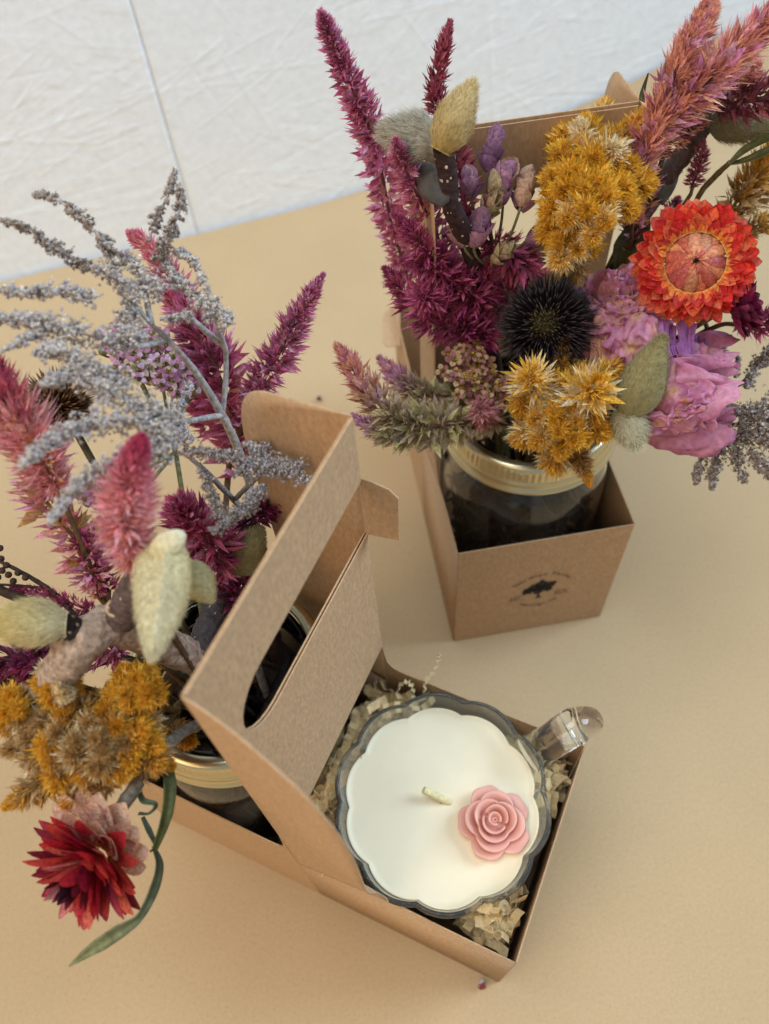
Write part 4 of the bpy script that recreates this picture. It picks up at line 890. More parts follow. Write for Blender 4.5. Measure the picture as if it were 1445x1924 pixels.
# ---- dried roses
def wob(u, v, s, f=1.):
    r = np.random.RandomState(s); o = 0
    for k in range(9):
        fx, fy, p = r.uniform(-9, 9) * f, r.uniform(-4, 6) * f, r.uniform(0, 6.3); o = o + np.sin(u * fx + v * fy + p) / (1 + .22 * (abs(fx) + abs(fy)))
    return o
def rose(root, c, R, ax, layers, seed, cols, yellow, name='petals', stretch=1.0):
    ax = ax / np.linalg.norm(ax); U, B = perp(ax[None]); U, B = U[0], B[0]; s = seed
    mb = MB(); rr_ = np.random.RandomState(seed)
    for (n, r0, az0, half, v1, flare, amp) in layers:
        for i in range(n):
            s += 1; nu, nv = 46, 54; u = np.linspace(0, 1, nu)[:, None]; v = np.linspace(-1, 1, nv)[None]
            lenk = rr_.uniform(.74, .98); hv = half * rr_.uniform(.8, 1.1)
            az = az0 + rr_.uniform(-.25, .25) + i * 6.2832 / n + hv * v * (.30 + .70 * np.sin(np.pi * np.minimum(u * .60 + .10, .55))) + .10 * wob(v, u * 2, s + 11)
            ph = .12 + u * v1 * lenk * (1 - .16 * np.abs(v) ** 3 + .05 * wob(v * 3, u, s + 13))
            w = wob(v * 1.2, u * 1.6, s); w2 = 1 - np.abs(wob(v * 2.2, u * 1.5, s + 99, 1.4)); w3 = 1 - np.abs(wob(v * 4.5, u * 3.2, s + 55, 1.6))
            rr = R * r0 * (1 + flare * u ** 3 * (1 + .8 * wob(v * 2, u * .5, s + 3)) + amp * (.12 * w + .075 * w2 + .042 * w3) * (.25 + u))
            V = c + (-ax) * (np.cos(ph) * rr * stretch)[..., None] + (U * (np.cos(az))[..., None] + B * np.sin(az)[..., None]) * (np.sin(ph) * rr)[..., None]
            V = V + ax * (R * .10 * amp * wob(v * 2.4, u * 2, s + 50) * u ** 2)[..., None]
            k = np.clip(.5 + .40 * wob(v * 2, u * 2, s + 7) + .25 * (w3 - .6), 0, 1)[..., None]; yl = np.clip(.75 - u * 1.25 + .42 * wob(v * 1.6, u * 2.4, s + 31), 0, 1)[..., None] * .8
            C = lin(cols[0]) * (1 - k) + lin(cols[1]) * k; C = C * (1 - yl) + lin(yellow) * yl
            mb.add(V.reshape(-1, 3), grid_faces(nu, nv), C.reshape(-1, 3))
    return mb.build(name, CRUMPLE, root)
def patches(root, plist, cols, yellow, seed, name='petals'):
    mb = MB(); r_ = np.random.RandomState(seed)
    for k, (x, y, z, rx, ry, rot, tx, ty, bulge, amp) in enumerate(plist):
        C0 = W(x, y, z); n = nrm((CAM - C0)[None])[0]; n = nrm((n + RT * tx + UP * ty)[None])[0]
        A = RT - n * (RT @ n); A /= np.linalg.norm(A); Bv = np.cross(n, A); A, Bv = A * math.cos(rot) + Bv * math.sin(rot), Bv * math.cos(rot) - A * math.sin(rot)
        nu, nv = 30, 64; u = np.linspace(.02, 1, nu)[:, None]; v = np.linspace(0, 2 * np.pi, nv, endpoint=False)[None]
        edge = 1 + .16 * np.sin(2 * v + r_.uniform(0, 6)) + .09 * np.sin(5 * v + r_.uniform(0, 6)) + .05 * np.sin(11 * v + r_.uniform(0, 6))
        px_, py_ = u * edge * np.cos(v), u * edge * np.sin(v); sx, sy = px2m(rx, C0), px2m(ry, C0); m_ = math.sqrt(sx * sy)
        w1 = 1 - np.abs(wob(px_ * 1.1, py_ * 1.1, seed + k * 7)); w2 = 1 - np.abs(wob(px_ * 2.6, py_ * 1.6, seed + k * 7 + 3, 1.3)); w3 = wob(px_ * 4, py_ * 4, seed + k * 7 + 5, 1.6)
        h = m_ * (bulge * (1 - u ** 2.2) + amp * (.30 * w1 + .14 * w2 + .045 * w3) * (.45 + .75 * u)) + m_ * .16 * amp * np.sin(7 * v + 3 * u) * u ** 4
        V = C0 + A * (px_ * sx)[..., None] + Bv * (py_ * sy)[..., None] + n * h[..., None]
        kk = np.clip(.5 + .5 * wob(px_ * 1.6, py_ * 1.6, seed + k + 70) + .5 * (w2 - .65), 0, 1)[..., None]; yl = np.clip(.05 + .55 * wob(px_ * 1.2, py_ * 1.5, seed + k + 31), 0, 1)[..., None] * .75
        Cc = lin(cols[0]) * (1 - kk) + lin(cols[1]) * kk; Cc = Cc * (1 - yl) + lin(yellow) * yl; Cc = Cc * r_.uniform(.9, 1.08)
        q = grid_faces(nu, nv, True); mb.add(V.reshape(-1, 3), q, Cc.reshape(-1, 3)); c_ = V[0].mean(0); mb.add(np.vstack([V[0], c_[None]]), [[m, (m + 1) % nv, nv] for m in range(nv)], np.vstack([Cc[0], Cc[0][:1]]))
    return mb.build(name, CRUMPLE, root, solid=.0004)
root = thing('dried_rose', 'crumpled open mauve rose between the black seed head and the orange strawflower', 'rose', jarpt(JR, 0, 0, ZT), 'dried mauve roses')
c = W(1172, 612, .218); R = px2m(88, c); mb = MB(); stem_to(mb, c - np.array([0, .005, .012]), JR, 21, .0018, (80, 84, 50)); mb.build('stem', STEM, root)
RC = ((230, 168, 200), (200, 128, 168))
rose(root, c, R * .78, np.array([.04, .45, .8]), [(5, 1.0, .3, .95, 1.9, .05, 1.4), (4, .8, .9, .95, 2.2, .05, 2.), (3, .5, .3, 1.1, 2.5, .1, 3.)], 10, RC, (230, 192, 138), 'inner_petals')
patches(root, [(1190, 660, .226, 66, 62, .2, .0, -.35, .42, .75), (1136, 652, .222, 44, 60, .1, -.5, -.3, .35, .7), (1232, 640, .224, 34, 66, -.1, .55, -.2, .35, .7), (1150, 602, .233, 62, 34, -.15, -.2, .0, .3, .95),
    (1128, 548, .232, 52, 34, .2, -.4, .5, .22, .9), (1182, 536, .235, 46, 34, -.2, .0, .6, .2, 1.0), (1222, 560, .234, 38, 44, .3, .5, .3, .25, .95), (1205, 604, .236, 40, 26, .3, .2, -.1, .25, 1.1),
    (1178, 578, .239, 26, 18, .4, -.1, .2, .2, 1.7), (1200, 570, .240, 22, 16, -.5, .2, .3, .2, 1.8), (1160, 572, .238, 26, 16, .1, -.3, .2, .2, 1.6), (1112, 596, .229, 34, 30, .4, -.6, .1, .25, .9)], RC, (228, 190, 134), 200, 'crumpled_petals')
root = thing('dried_rose', 'half closed mauve rose drooping under the orange strawflower', 'rose', jarpt(JR, 0, 0, ZT), 'dried mauve roses')
c = W(1268, 738, .212); R = px2m(80, c); mb = MB(); stem_to(mb, c - np.array([.01, 0, .01]), JR, 22, .0018, (80, 84, 50)); mb.build('stem', STEM, root)
rose(root, c, R, np.array([.80, -.22, .22]), [(5, .98, 1.25, .95, 2.25, .02, 1.6), (5, .90, 0.2, .85, 2.4, .02, 1.9), (4, .76, .8, .9, 2.5, .05, 2.4), (3, .56, .3, 1.0, 2.6, .1, 2.9), (3, .34, .3, 1.1, 2.7, .2, 3.2)], 40, ((228, 164, 192), (200, 122, 156)), (212, 160, 108), 'petals', 1.15)
patches(root, [(1248, 735, .226, 60, 62, -.35, -.1, .1, .40, .6), (1312, 706, .222, 30, 66, -.25, .6, .2, .3, .6), (1300, 762, .226, 50, 36, .45, .4, -.25, .35, .8), (1262, 792, .219, 70, 22, .12, .0, -.8, .3, .7), (1322, 772, .224, 24, 34, .2, .7, -.2, .3, .9), (1290, 775, .230, 30, 14, .5, .2, -.3, .2, 1.4)], ((226, 160, 190), (198, 122, 158)), (206, 150, 92), 300, 'crumpled_petals')
mb = MB()
for (b_, t_, w_) in (((1268, 712, .225), (1245, 610, .236), 26), ((1290, 715, .225), (1290, 600, .238), 22), ((1252, 700, .228), (1240, 600, .24), 18), ((1310, 745, .216), (1305, 630, .226), 26), ((1300, 735, .222), (1282, 640, .234), 16)):
    P = np.array([W(*b_), W(*t_)]); ax_ = P[1] - P[0]; L = np.linalg.norm(ax_); toC = nrm((CAM - P[0])[None])[0]; D = ax_ / L; Uq = nrm((toC - D * (toC @ D))[None])[0]; Sx = np.cross(D, Uq)
    u = np.linspace(0, 1, 20)[:, None]; v = np.linspace(-1, 1, 22)[None]; w = px2m(w_, P[0]) * (.8 + .2 * np.cos(u * 5)); q = wob(v * 2, u * 2, w_ * 7)
    V = P[0] + D * (u * L * (1 - .08 * v ** 2))[..., None] + Sx * (v * w)[..., None] + Uq * (w * .42 * np.cos(v * 2.6 + q * .9 + u * 1.5))[..., None]
    C = lin((190, 130, 200)) * (1 - .4 * u[..., None]) + lin((200, 124, 180)) * .4 * u[..., None] + 0 * v[..., None]; mb.add(V.reshape(-1, 3), grid_faces(20, 22), C.reshape(-1, 3))
mb.build('shrivelled_petals', CRUMPLE, root, solid=.0003)

# ---- oregano pods
def pods(label, plist, J, k, base):
    root = thing('oregano_stem', label, 'oregano', jarpt(J, 0, 0, ZT)); mbs = MB(); b0 = W(*base); stem_to(mbs, b0, J, k, .001, (112, 110, 76))
    mb = MB()
    pal = [(184, 134, 156), (160, 116, 146), (186, 168, 130), (198, 164, 140), (168, 156, 116), (190, 142, 150)]
    for (p0, p1, r, bias) in plist:
        A, Bq = W(*p0), W(*p1); D = Bq - A; L = np.linalg.norm(D); D /= L; R = px2m(r, A); tube(mbs, catmull([b0, (b0 + A) / 2 - np.array([0, 0, .003]), A, Bq], 10), [.0008, .0005], lin((120, 116, 84)), 5)
        U, B = perp(D[None]); U, B = U[0], B[0]; R *= 1.25; n = max(8, int(L / R * 8))
        for i in range(n):
            t = i / (n - 1); a = i * 1.5708 + (i // 4) * .78 + rnd.uniform(-.2, .2); rd = U * math.cos(a) + B * math.sin(a)
            e = .95 - .75 * t; d = D * math.cos(e) + rd * math.sin(e); up = rd * math.cos(e) - D * math.sin(e)
            cc = lin(pal[min(len(pal) - 1, int(abs(rnd.normal(bias, 1.4))))]) * rnd.uniform(.8, 1.2)
            petal(mb, A + D * t * L * .8 + rd * R * .25, d, up, R * 1.25 * rnd.uniform(.85, 1.15), R * .62, cc * .9 + lin((150, 140, 96)) * .25, cc, -.65, -.25, 7, 5)
    mbs.build('stem', STEM, root); mb.build('bracts', PETAL, root)
pods('purple green oregano pods in front of the tall panel left of the golden plume', [
    ((915, 330, .278), (930, 262, .290), 22, 0), ((915, 375, .276), (950, 325, .285), 26, 1), ((885, 375, .276), (882, 335, .283), 22, 1), ((975, 400, .27), (990, 335, .28), 24, 3),
    ((945, 390, .272), (940, 345, .282), 22, 2), ((875, 470, .262), (862, 425, .27), 22, 4), ((890, 470, .262), (900, 425, .271), 26, 0), ((925, 490, .256), (950, 470, .262), 20, 3), ((985, 455, .255), (1010, 440, .258), 20, 1), ((905, 410, .27), (925, 380, .278), 22, 2)], JR, 23, (930, 500, .24))

# ---- yarrow
def yarrow(label, heads, J, k, base, pal, cen, stemcol=(120, 124, 84), fl=11, cup=None):
    root = thing('yarrow_stem', label, 'yarrow', jarpt(J, 0, 0, ZT)); mbs = MB(); mb = MB(); b0 = W(*base); stem_to(mbs, b0, J, k, .0011, stemcol)
    for (x, y, z, n, sp) in heads:
        H = W(x, y, z); tube(mbs, catmull([b0, (b0 * .5 + H * .5) - np.array([0, 0, .002]), H - np.array([0, 0, .01])], 8), [.0009, .0006], lin(stemcol), 6)
        for i in range(n):
            a = i * 2.39996; q = math.sqrt((i + .5) / n); c = W(x + sp * q * math.cos(a), y + sp * q * math.sin(a) * .9, z + .004 * (1 - q * q) + rnd.uniform(-.0015, .0015))
            ax = nrm((np.array([0, 0, 1.]) * .6 + nrm((CAM - c)[None])[0] * .5 + rnd.normal(0, .3, 3))[None])[0]; U, B = perp(ax[None]); U, B = U[0], B[0]
            tube(mbs, catmull([H - np.array([0, 0, .011]), c - ax * .0045, c - ax * .001], 6), [.0005, .0004], lin(stemcol), 5)
            r = px2m(fl, c) * rnd.uniform(.75, 1.15)
            if cup is not None:
                kk = np.linspace(0, 6.283, 9)[:-1]; rings = [(0.15, -1.5), (.7, -1.2), (.75, -.4), (.6, .05)]
                V = np.array([[c + (U * math.cos(t) + B * math.sin(t)) * r * q1 + ax * r * q2 for t in kk] for q1, q2 in rings]); mb.add(V.reshape(-1, 3), grid_faces(4, 8, True), lin(cup) * rnd.uniform(.8, 1.15))
            for m in range(5):
                t = m * 1.2566 + rnd.uniform(-.2, .2); rd = U * math.cos(t) + B * math.sin(t); cc = lin(pal[rnd.randint(len(pal))]) * rnd.uniform(.85, 1.1)
                petal(mb, c + rd * r * .4, rd + ax * rnd.uniform(-.3, .6), ax, r * .85, r * .46, cc, cc, .25, -.1, 4, 3)
            for m in range(7):
                t = m * 2.4; q2 = math.sqrt((m + .5) / 7) * r * .45; pc = c + (U * math.cos(t) + B * math.sin(t)) * q2 + ax * r * .1
                petal(mb, pc, ax + .3 * rnd.normal(0, 1, 3), U, r * .5, r * .16, lin(cen[rnd.randint(len(cen))]) * .8, lin(cen[rnd.randint(len(cen))]), .3, 0, 4, 3)
    mbs.build('stem', STEM, root); mb.build('flower_head', PETAL, root)
yarrow('little dusty pink and yellow yarrow cluster left of the black seed head', [(862, 668, .216, 5, 20), (895, 660, .216, 5, 20), (850, 700, .212, 5, 20), (882, 702, .212, 6, 22), (915, 690, .210, 5, 20), (905, 730, .206, 6, 22), (935, 722, .206, 5, 20), (945, 755, .2, 5, 18), (868, 735, .206, 4, 16)], JR, 24, (915, 765, .18),
       [(178, 116, 116), (150, 92, 96), (196, 160, 120), (206, 172, 130), (164, 120, 90)], [(226, 190, 50), (214, 176, 40), (170, 130, 70), (150, 112, 70)], fl=12)
yarrow('pale pink and green yarrow behind the grey spray in the left bouquet', [(250, 680, .262, 16, 44), (310, 700, .26, 14, 40), (225, 640, .262, 10, 36), (340, 720, .255, 9, 28), (285, 640, .262, 10, 30), (170, 930, .235, 6, 26), (205, 985, .23, 5, 22)], JL, 25, (330, 850, .21),
       [(214, 160, 196), (226, 190, 214), (196, 130, 170), (206, 190, 160)], [(196, 180, 130), (170, 150, 100), (180, 140, 90)], (118, 120, 84), 14, cup=(170, 176, 130))

# ---- grey sprays
def florets(mb, P, D, r, pal):
    n = len(P); U, B = perp(D); k = np.arange(10) * .62832; rad = np.where(np.arange(10) % 2 == 0, 1.0, .42)
    r = r[:, None, None]
    ring = P[:, None] + (U[:, None] * np.cos(k)[None, :, None] + B[:, None] * np.sin(k)[None, :, None]) * (rad[None, :, None] * r) + D[:, None] * (r * (.35 + .5 * (rad[None, :, None] > .5)))
    V = np.concatenate([ring, (P - D * r[:, 0] * .9)[:, None], (P + D * r[:, 0] * .25)[:, None]], 1); b = np.arange(n)[:, None] * 12
    i = rnd.randint(0, len(pal), n); c = np.array([lin(q) for q in pal])[i] * rnd.uniform(.72, 1.2, (n, 1))
    C = np.repeat(c[:, None], 12, 1); C[:, 0:10:2] *= 1.22; C[:, 10] *= .7; C[:, 11] *= .85
    Fs = np.vstack([np.hstack([b + m, b + (m + 1) % 10, b + 11]) for m in range(10)] + [np.hstack([b + (m + 1) % 10, b + m, b + 10]) for m in range(10)])
    mb.add(V.reshape(-1, 3), Fs, C.reshape(-1, 3))
GREY = [(232, 220, 218), (220, 208, 208), (240, 228, 220), (246, 234, 218), (204, 192, 192), (230, 214, 190)]
BLUEG = [(226, 222, 228), (212, 208, 216), (236, 230, 230), (196, 190, 194), (228, 214, 196)]
BRNG = [(184, 166, 150), (166, 146, 130), (202, 186, 176), (150, 132, 116), (214, 204, 198)]
def spray(label, twigs, J, k, base, pal, stemcol, frad=6, name='statice_spray', group='dried filler sprays', stems=(), mid=None, sr=.0013, npx=.55):
    root = thing(name, label, 'dried spray', jarpt(J, 0, 0, ZT), group); mbs = MB(); mb = MB(); b0 = W(*base); stem_to(mbs, b0, J, k, sr, stemcol, mid=mid)
    for s in stems: P, R = ctrl(s); tube(mbs, catmull(P, 24), R, lin(stemcol), 7, .12)
    for t in twigs:
        P, R = ctrl(t[0]); dens = t[1]; n = 40; Pd = catmull(P, n); Rd = np.interp(np.linspace(0, 1, n), np.linspace(0, 1, len(R)), R)
        tube(mbs, Pd, [.0006, .0003], lin(stemcol) * .9, 5, .1)
        T, N, B = frames(Pd); lpx = sum(math.hypot(t[0][i + 1][0] - t[0][i][0], t[0][i + 1][1] - t[0][i][1]) for i in range(len(t[0]) - 1))
        Rd = Rd * 1.08; per = 7; ns_ = max(4, int(4.2 * lpx * npx * dens / per)); m = ns_ * per
        x = np.repeat(np.sort(rnd.uniform(0, n - 1.01, ns_)), per); i = x.astype(int); a = np.repeat(np.arange(ns_) * 2.4 + rnd.uniform(-.6, .6, ns_), per)
        q = np.tile(np.linspace(.18, 1, per), ns_) + rnd.normal(0, .06, m); lv = np.repeat(rnd.uniform(.45, 1.2, ns_), per)
        rd = N[i] * np.cos(a)[:, None] + B[i] * np.sin(a)[:, None]; dv = nrm(rd * .85 + T[i] * np.repeat(rnd.uniform(.25, 1.1, ns_), per)[:, None])
        b_ = Pd[i] + (Pd[i + 1] - Pd[i]) * (x - i)[:, None]; p = b_ + dv * (q * lv * Rd[i])[:, None] + rnd.normal(0, 1, (m, 3)) * (Rd[i] * .10)[:, None] + T[i] * (q ** 2 * Rd[i] * .15)[:, None]
        D = nrm(dv * .8 + rnd.normal(0, .6, (m, 3)))
        fr_ = np.array([px2m(frad, pp) for pp in p]) * rnd.uniform(.45, 1.15, m) * (1.1 - .35 * q)
        florets(mb, p, D, fr_, t[2] if len(t) > 2 else pal)
        hs_ = rnd.randint(0, m, m); hairs(mb, p[hs_], nrm(D[hs_] + rnd.normal(0, .6, (m, 3))), fr_[hs_] * 2.1, .00007, np.tile(lin((214, 206, 200)), (m, 1)))
        hairs(mbs, b_[::per], dv[::per], (lv * Rd[i])[::per], .00022, np.tile(lin(stemcol), (ns_, 1)) * .9)
    mbs.build('stem', STEM, root); mb.build('florets', PETAL, root); return root
tw = [([(0, 412, .325, 8), (55, 432, .322, 16), (105, 468, .318, 22), (165, 500, .312, 12)], 1.0, BRNG), ([(60, 366, .325, 5), (100, 372, .324, 10), (160, 415, .32, 14), (200, 465, .315, 22), (225, 500, .31, 20)], 1.0, BRNG),
      ([(330, 318, .325, 4), (318, 360, .322, 14), (295, 410, .318, 13), (280, 450, .315, 8)], .8, BRNG), ([(338, 345, .322, 6), (340, 385, .32, 18), (318, 440, .315, 22), (300, 480, .31, 20)], 1.1, BRNG),
      ([(-30, 545, .322, 12), (50, 548, .32, 18), (110, 545, .318, 20), (180, 560, .314, 22)], 1.1), ([(170, 500, .314, 20), (215, 520, .312, 40), (250, 560, .308, 46), (240, 600, .304, 30)], 1.5),
      ([(-30, 600, .320, 12), (50, 602, .318, 24), (130, 620, .314, 36), (215, 640, .308, 40), (260, 630, .304, 20)], 1.6), ([(0, 662, .318, 8), (40, 640, .317, 18), (80, 625, .315, 18)], .9),
      ([(60, 665, .316, 22), (110, 660, .314, 30), (170, 690, .31, 36), (230, 720, .304, 30)], 1.5), ([(75, 725, .314, 14), (130, 705, .312, 32), (200, 735, .308, 44), (270, 770, .302, 44), (310, 790, .298, 30)], 1.7),
      ([(35, 880, .312, 12), (80, 840, .312, 24), (140, 805, .31, 34), (210, 790, .306, 40), (280, 800, .302, 44), (310, 830, .298, 34)], 1.7), ([(90, 985, .305, 12), (130, 930, .305, 22), (180, 890, .304, 28), (240, 860, .302, 34), (300, 850, .298, 30)], 1.4),
      ([(300, 475, .308, 16), (330, 520, .304, 22), (370, 560, .3, 20), (410, 590, .296, 20), (425, 610, .294, 12)], 1.3), ([(325, 470, .31, 12), (360, 490, .306, 12), (385, 535, .302, 9), (405, 575, .298, 7), (420, 600, .296, 5)], .9),
      ([(380, 600, .296, 18), (400, 585, .297, 24), (428, 590, .295, 14)], 1.2), ([(230, 470, .312, 20), (270, 520, .308, 30), (300, 545, .306, 20)], 1.2), ([(300, 600, .298, 12), (340, 595, .297, 14), (360, 590, .296, 8)], .8)]
spray('large ash grey statice spray arching over the upper left of the left bouquet', tw, JL, 26, (470, 905, .195), GREY, (168, 162, 158), 6.2, group='dried filler sprays', stems=[
    [(470, 905, .195, 9), (446, 840, .226, 8), (418, 780, .246, 8), (372, 705, .268, 6.5), (322, 645, .285, 5.5), (280, 605, .297, 4.5), (245, 560, .305, 4)], [(418, 780, .246, 5), (424, 720, .257, 5.5), (424, 660, .268, 5), (412, 625, .28, 6), (408, 595, .29, 5)],
    [(418, 780, .246, 6), (360, 790, .262, 6), (310, 795, .28, 5), (260, 790, .295, 6)], [(424, 655, .268, 5), (395, 630, .278, 6), (350, 590, .29, 5)], [(310, 640, .287, 6), (265, 650, .294, 6), (220, 645, .302, 5)], [(285, 610, .296, 6), (275, 560, .302, 6), (272, 530, .306, 4)]], sr=.0017)
tw = [([(335, 850, .262, 10), (380, 850, .264, 16), (430, 858, .264, 18), (470, 870, .263, 26)], 1.6), ([(440, 890, .26, 24), (490, 875, .264, 36), (530, 880, .265, 24), (560, 880, .265, 18)], 1.9), ([(545, 865, .266, 16), (560, 895, .264, 16), (590, 905, .264, 16), (612, 908, .264, 12), (622, 928, .263, 6)], 1.6),
      ([(375, 870, .26, 14), (390, 910, .258, 18), (405, 955, .256, 14), (412, 970, .256, 6)], 1.4), ([(500, 910, .26, 18), (470, 945, .258, 20), (435, 975, .256, 18), (402, 998, .255, 9)], 1.7), ([(460, 830, .264, 10), (480, 845, .265, 20), (500, 850, .265, 10)], 1.5), ([(360, 720, .27, 8), (330, 780, .27, 26), (345, 830, .268, 30)], 1.2)]
spray('blue grey statice sprig lying over the top edge of the handle panel', tw, JL, 27, (460, 960, .2), BLUEG, (140, 134, 132), 4.8, stems=[[(460, 960, .2, 6), (420, 920, .23, 6), (380, 880, .25, 5), (345, 850, .258, 4)], [(440, 940, .215, 5), (470, 910, .24, 5), (500, 890, .256, 4), (560, 892, .262, 3)]], npx=.8)
tw = [([(1340, 765, .2, 10), (1375, 770, .202, 16), (1410, 775, .204, 18)], 1.4), ([(1320, 650, .21, 6), (1345, 665, .21, 10), (1362, 655, .212, 5)], 1.2), ([(1380, 710, .21, 7), (1385, 690, .213, 8), (1388, 672, .215, 4)], 1.0), ([(1400, 730, .208, 14), (1420, 690, .212, 24), (1445, 665, .215, 20)], 1.4),
      ([(1380, 800, .2, 26), (1420, 780, .205, 44), (1470, 760, .208, 40)], 2.0), ([(1345, 830, .196, 22), (1395, 820, .2, 40), (1450, 820, .204, 44)], 2.0), ([(1340, 800, .198, 10), (1325, 840, .195, 16), (1312, 880, .192, 10), (1308, 905, .19, 4)], 1.3),
      ([(1360, 830, .197, 20), (1345, 870, .194, 16), (1340, 900, .192, 10), (1338, 918, .19, 4)], 1.4), ([(1385, 840, .197, 20), (1385, 870, .195, 16), (1398, 905, .192, 10)], 1.4), ([(1410, 840, .198, 20), (1425, 870, .196, 14), (1470, 920, .192, 8)], 1.3), ([(1430, 860, .197, 16), (1450, 890, .195, 20), (1470, 930, .193, 12)], 1.2)]
spray('brownish grey dried spray at the right edge below the mauve roses', tw, JR, 28, (1290, 800, .18), BRNG, (92, 78, 66), 5, stems=[[(1290, 800, .18, 5), (1350, 745, .196, 5), (1400, 715, .205, 4), (1425, 680, .21, 3)], [(1290, 800, .18, 5), (1350, 762, .194, 5), (1400, 768, .2, 4), (1440, 770, .205, 3)], [(1290, 800, .18, 4), (1340, 790, .19, 4), (1390, 800, .198, 3)]], npx=.7)

# ---- left bouquet celosia
celosia('tall hot pink celosia spike standing behind the grey spray', [
    dict(p=[(462, 880, .19, 50), (445, 800, .213, 62), (418, 725, .232, 62), (385, 655, .248, 54), (350, 595, .26, 44), (322, 530, .27, 34), (295, 480, .278, 26), (268, 455, .282, 22), (242, 436, .286, 7)], pal=CRIM, tip=PINKS + [((226, 120, 90), (226, 70, 130))], K=64, lf=1.2),
    dict(p=[(480, 850, .2, 30), (482, 800, .212, 28), (490, 755, .222, 8)], pal=MAG, K=44), dict(p=[(395, 800, .2, 34), (385, 760, .215, 44), (378, 730, .225, 20)], pal=MAG + CRIM[:1], K=44)], JL, 29, (466, 900, .185), 'crimson celosia in the left bouquet')
celosia('crimson celosia spike leaning right behind the tall kraft wing', [
    dict(p=[(462, 790, .222, 30), (488, 728, .236, 42), (520, 672, .248, 44), (552, 612, .26, 34), (580, 562, .27, 24), (608, 514, .278, 6)], pal=CRIM + MAUV[1:], K=70)], JL, 30, (452, 815, .215), 'crimson celosia in the left bouquet', mid=[W(430, 880, .195)])
celosia('fluffy pink celosia at the left edge in front of the brown seed head', [
    dict(p=[(110, 920, .268, 32), (80, 870, .278, 54), (45, 810, .288, 70), (10, 750, .297, 56), (-15, 690, .304, 30)], pal=PINKS + PINKS[3:] + [((214, 170, 110), (220, 170, 130))], tip=[((200, 70, 100), (206, 60, 110))], K=120, wf=.09, hair=1.4, lf=1.2),
    dict(p=[(185, 1120, .225, 12), (170, 1075, .234, 40), (150, 1030, .242, 40), (120, 985, .250, 44), (85, 940, .258, 46), (60, 900, .264, 30)], pal=PINKS[1:] + CRIM[2:], two=[((176, 140, 70), (196, 160, 100))], K2=5, K=26, lf=1.35, sp=(76, 50), hair=.4),
    dict(p=[(205, 1110, .225, 26), (180, 1060, .236, 48), (160, 1020, .243, 36), (150, 1000, .247, 10)], pal=MAG, K=40)], JL, 31, (210, 1150, .215), None, stemcol=(92, 72, 44))
celosia('big blurred pink celosia tip right above the pale magnolia bud', [
    dict(p=[(258, 1068, .272, 22), (243, 1030, .282, 42), (236, 985, .291, 54), (235, 940, .299, 56), (248, 888, .307, 36), (258, 850, .311, 26), (266, 820, .314, 9)], pal=PINKS[:1] + PINKS[2:] + PINKS[3:] + [((240, 190, 150), (236, 160, 168))], tip=[((196, 40, 90), (214, 40, 106))], K=150, wf=.085, hair=1.6, sp=(72, 16), lf=1.25)], JL, 32, (262, 1090, .268), None)
celosia('magenta celosia cluster between the pale magnolia bud and the handle panel', [
    dict(p=[(420, 1095, .2, 30), (402, 1040, .218, 62), (382, 1000, .232, 66), (350, 970, .244, 46), (325, 945, .252, 22)], pal=MAG + CRIM[:1] + CRIM[2:3], K=60, sp=(76, 24), hair=1.2),
    dict(p=[(440, 1000, .205, 24), (480, 968, .216, 34), (515, 945, .222, 34), (550, 920, .228, 9)], pal=DARKM + MAG[:1], K=60),
    dict(p=[(430, 1140, .19, 30), (445, 1110, .2, 40), (450, 1090, .206, 20)], pal=DARKM + MAG[:1], K=50, sp=(80, 20))], JL, 33, (425, 1120, .19), None)
celosia('dark magenta celosia plumes at the left edge under the fuzzy bud', [
    dict(p=[(150, 1245, .195, 30), (90, 1240, .205, 50), (30, 1240, .212, 58), (-40, 1240, .218, 50)], pal=DARKM + MAG[:1], K=60), dict(p=[(130, 1275, .195, 20), (70, 1285, .2, 34), (0, 1290, .205, 30)], pal=DARKM + [((150, 120, 80), (180, 150, 110))], K=50),
    dict(p=[(190, 1158, .2, 14), (150, 1140, .206, 22), (100, 1120, .212, 20), (50, 1110, .216, 14), (20, 1106, .218, 5)], pal=MAG, K=40), dict(p=[(230, 1230, .19, 26), (190, 1225, .198, 34), (160, 1215, .203, 14)], pal=CRIM + MAG[:1], K=44, lf=1.2)], JL, 34, (235, 1235, .185), None, stemcol=(70, 64, 40))
plume('wide gold and straw coloured celosia plume over the left rim of the left jar', None, (330, 1340, .175),
      head(165, 1385, .212, 165, 92, 34, 5, (30, 44), .018, 'oobgoo', .9, (-10, 6)) + head(255, 1295, .222, 56, 40, 12, 6, (22, 30), .014, 'ggg', .9) + head(105, 1288, .226, 40, 40, 9, 7, (22, 30), .012, 'gggw', .9) + head(20, 1330, .22, 40, 40, 7, 8, (24, 30), .012, 'ggo') +
      [([(220, 1420, .225, 26), (250, 1400, .23, 26), (275, 1372, .234, 9)], 'g'), ([(110, 1450, .215, 40), (60, 1485, .213, 34), (10, 1515, .211, 10)], 'b'), ([(250, 1440, .215, 40), (290, 1430, .215, 30), (325, 1440, .213, 8)], 'b'), ([(180, 1450, .217, 44), (150, 1480, .215, 38), (120, 1510, .213, 12)], 'b')] +
      [([(320, 1370, .175, 26), (345, 1385, .178, 26), (360, 1395, .18, 10)], 'b')], JL, 35, sr=.0018)
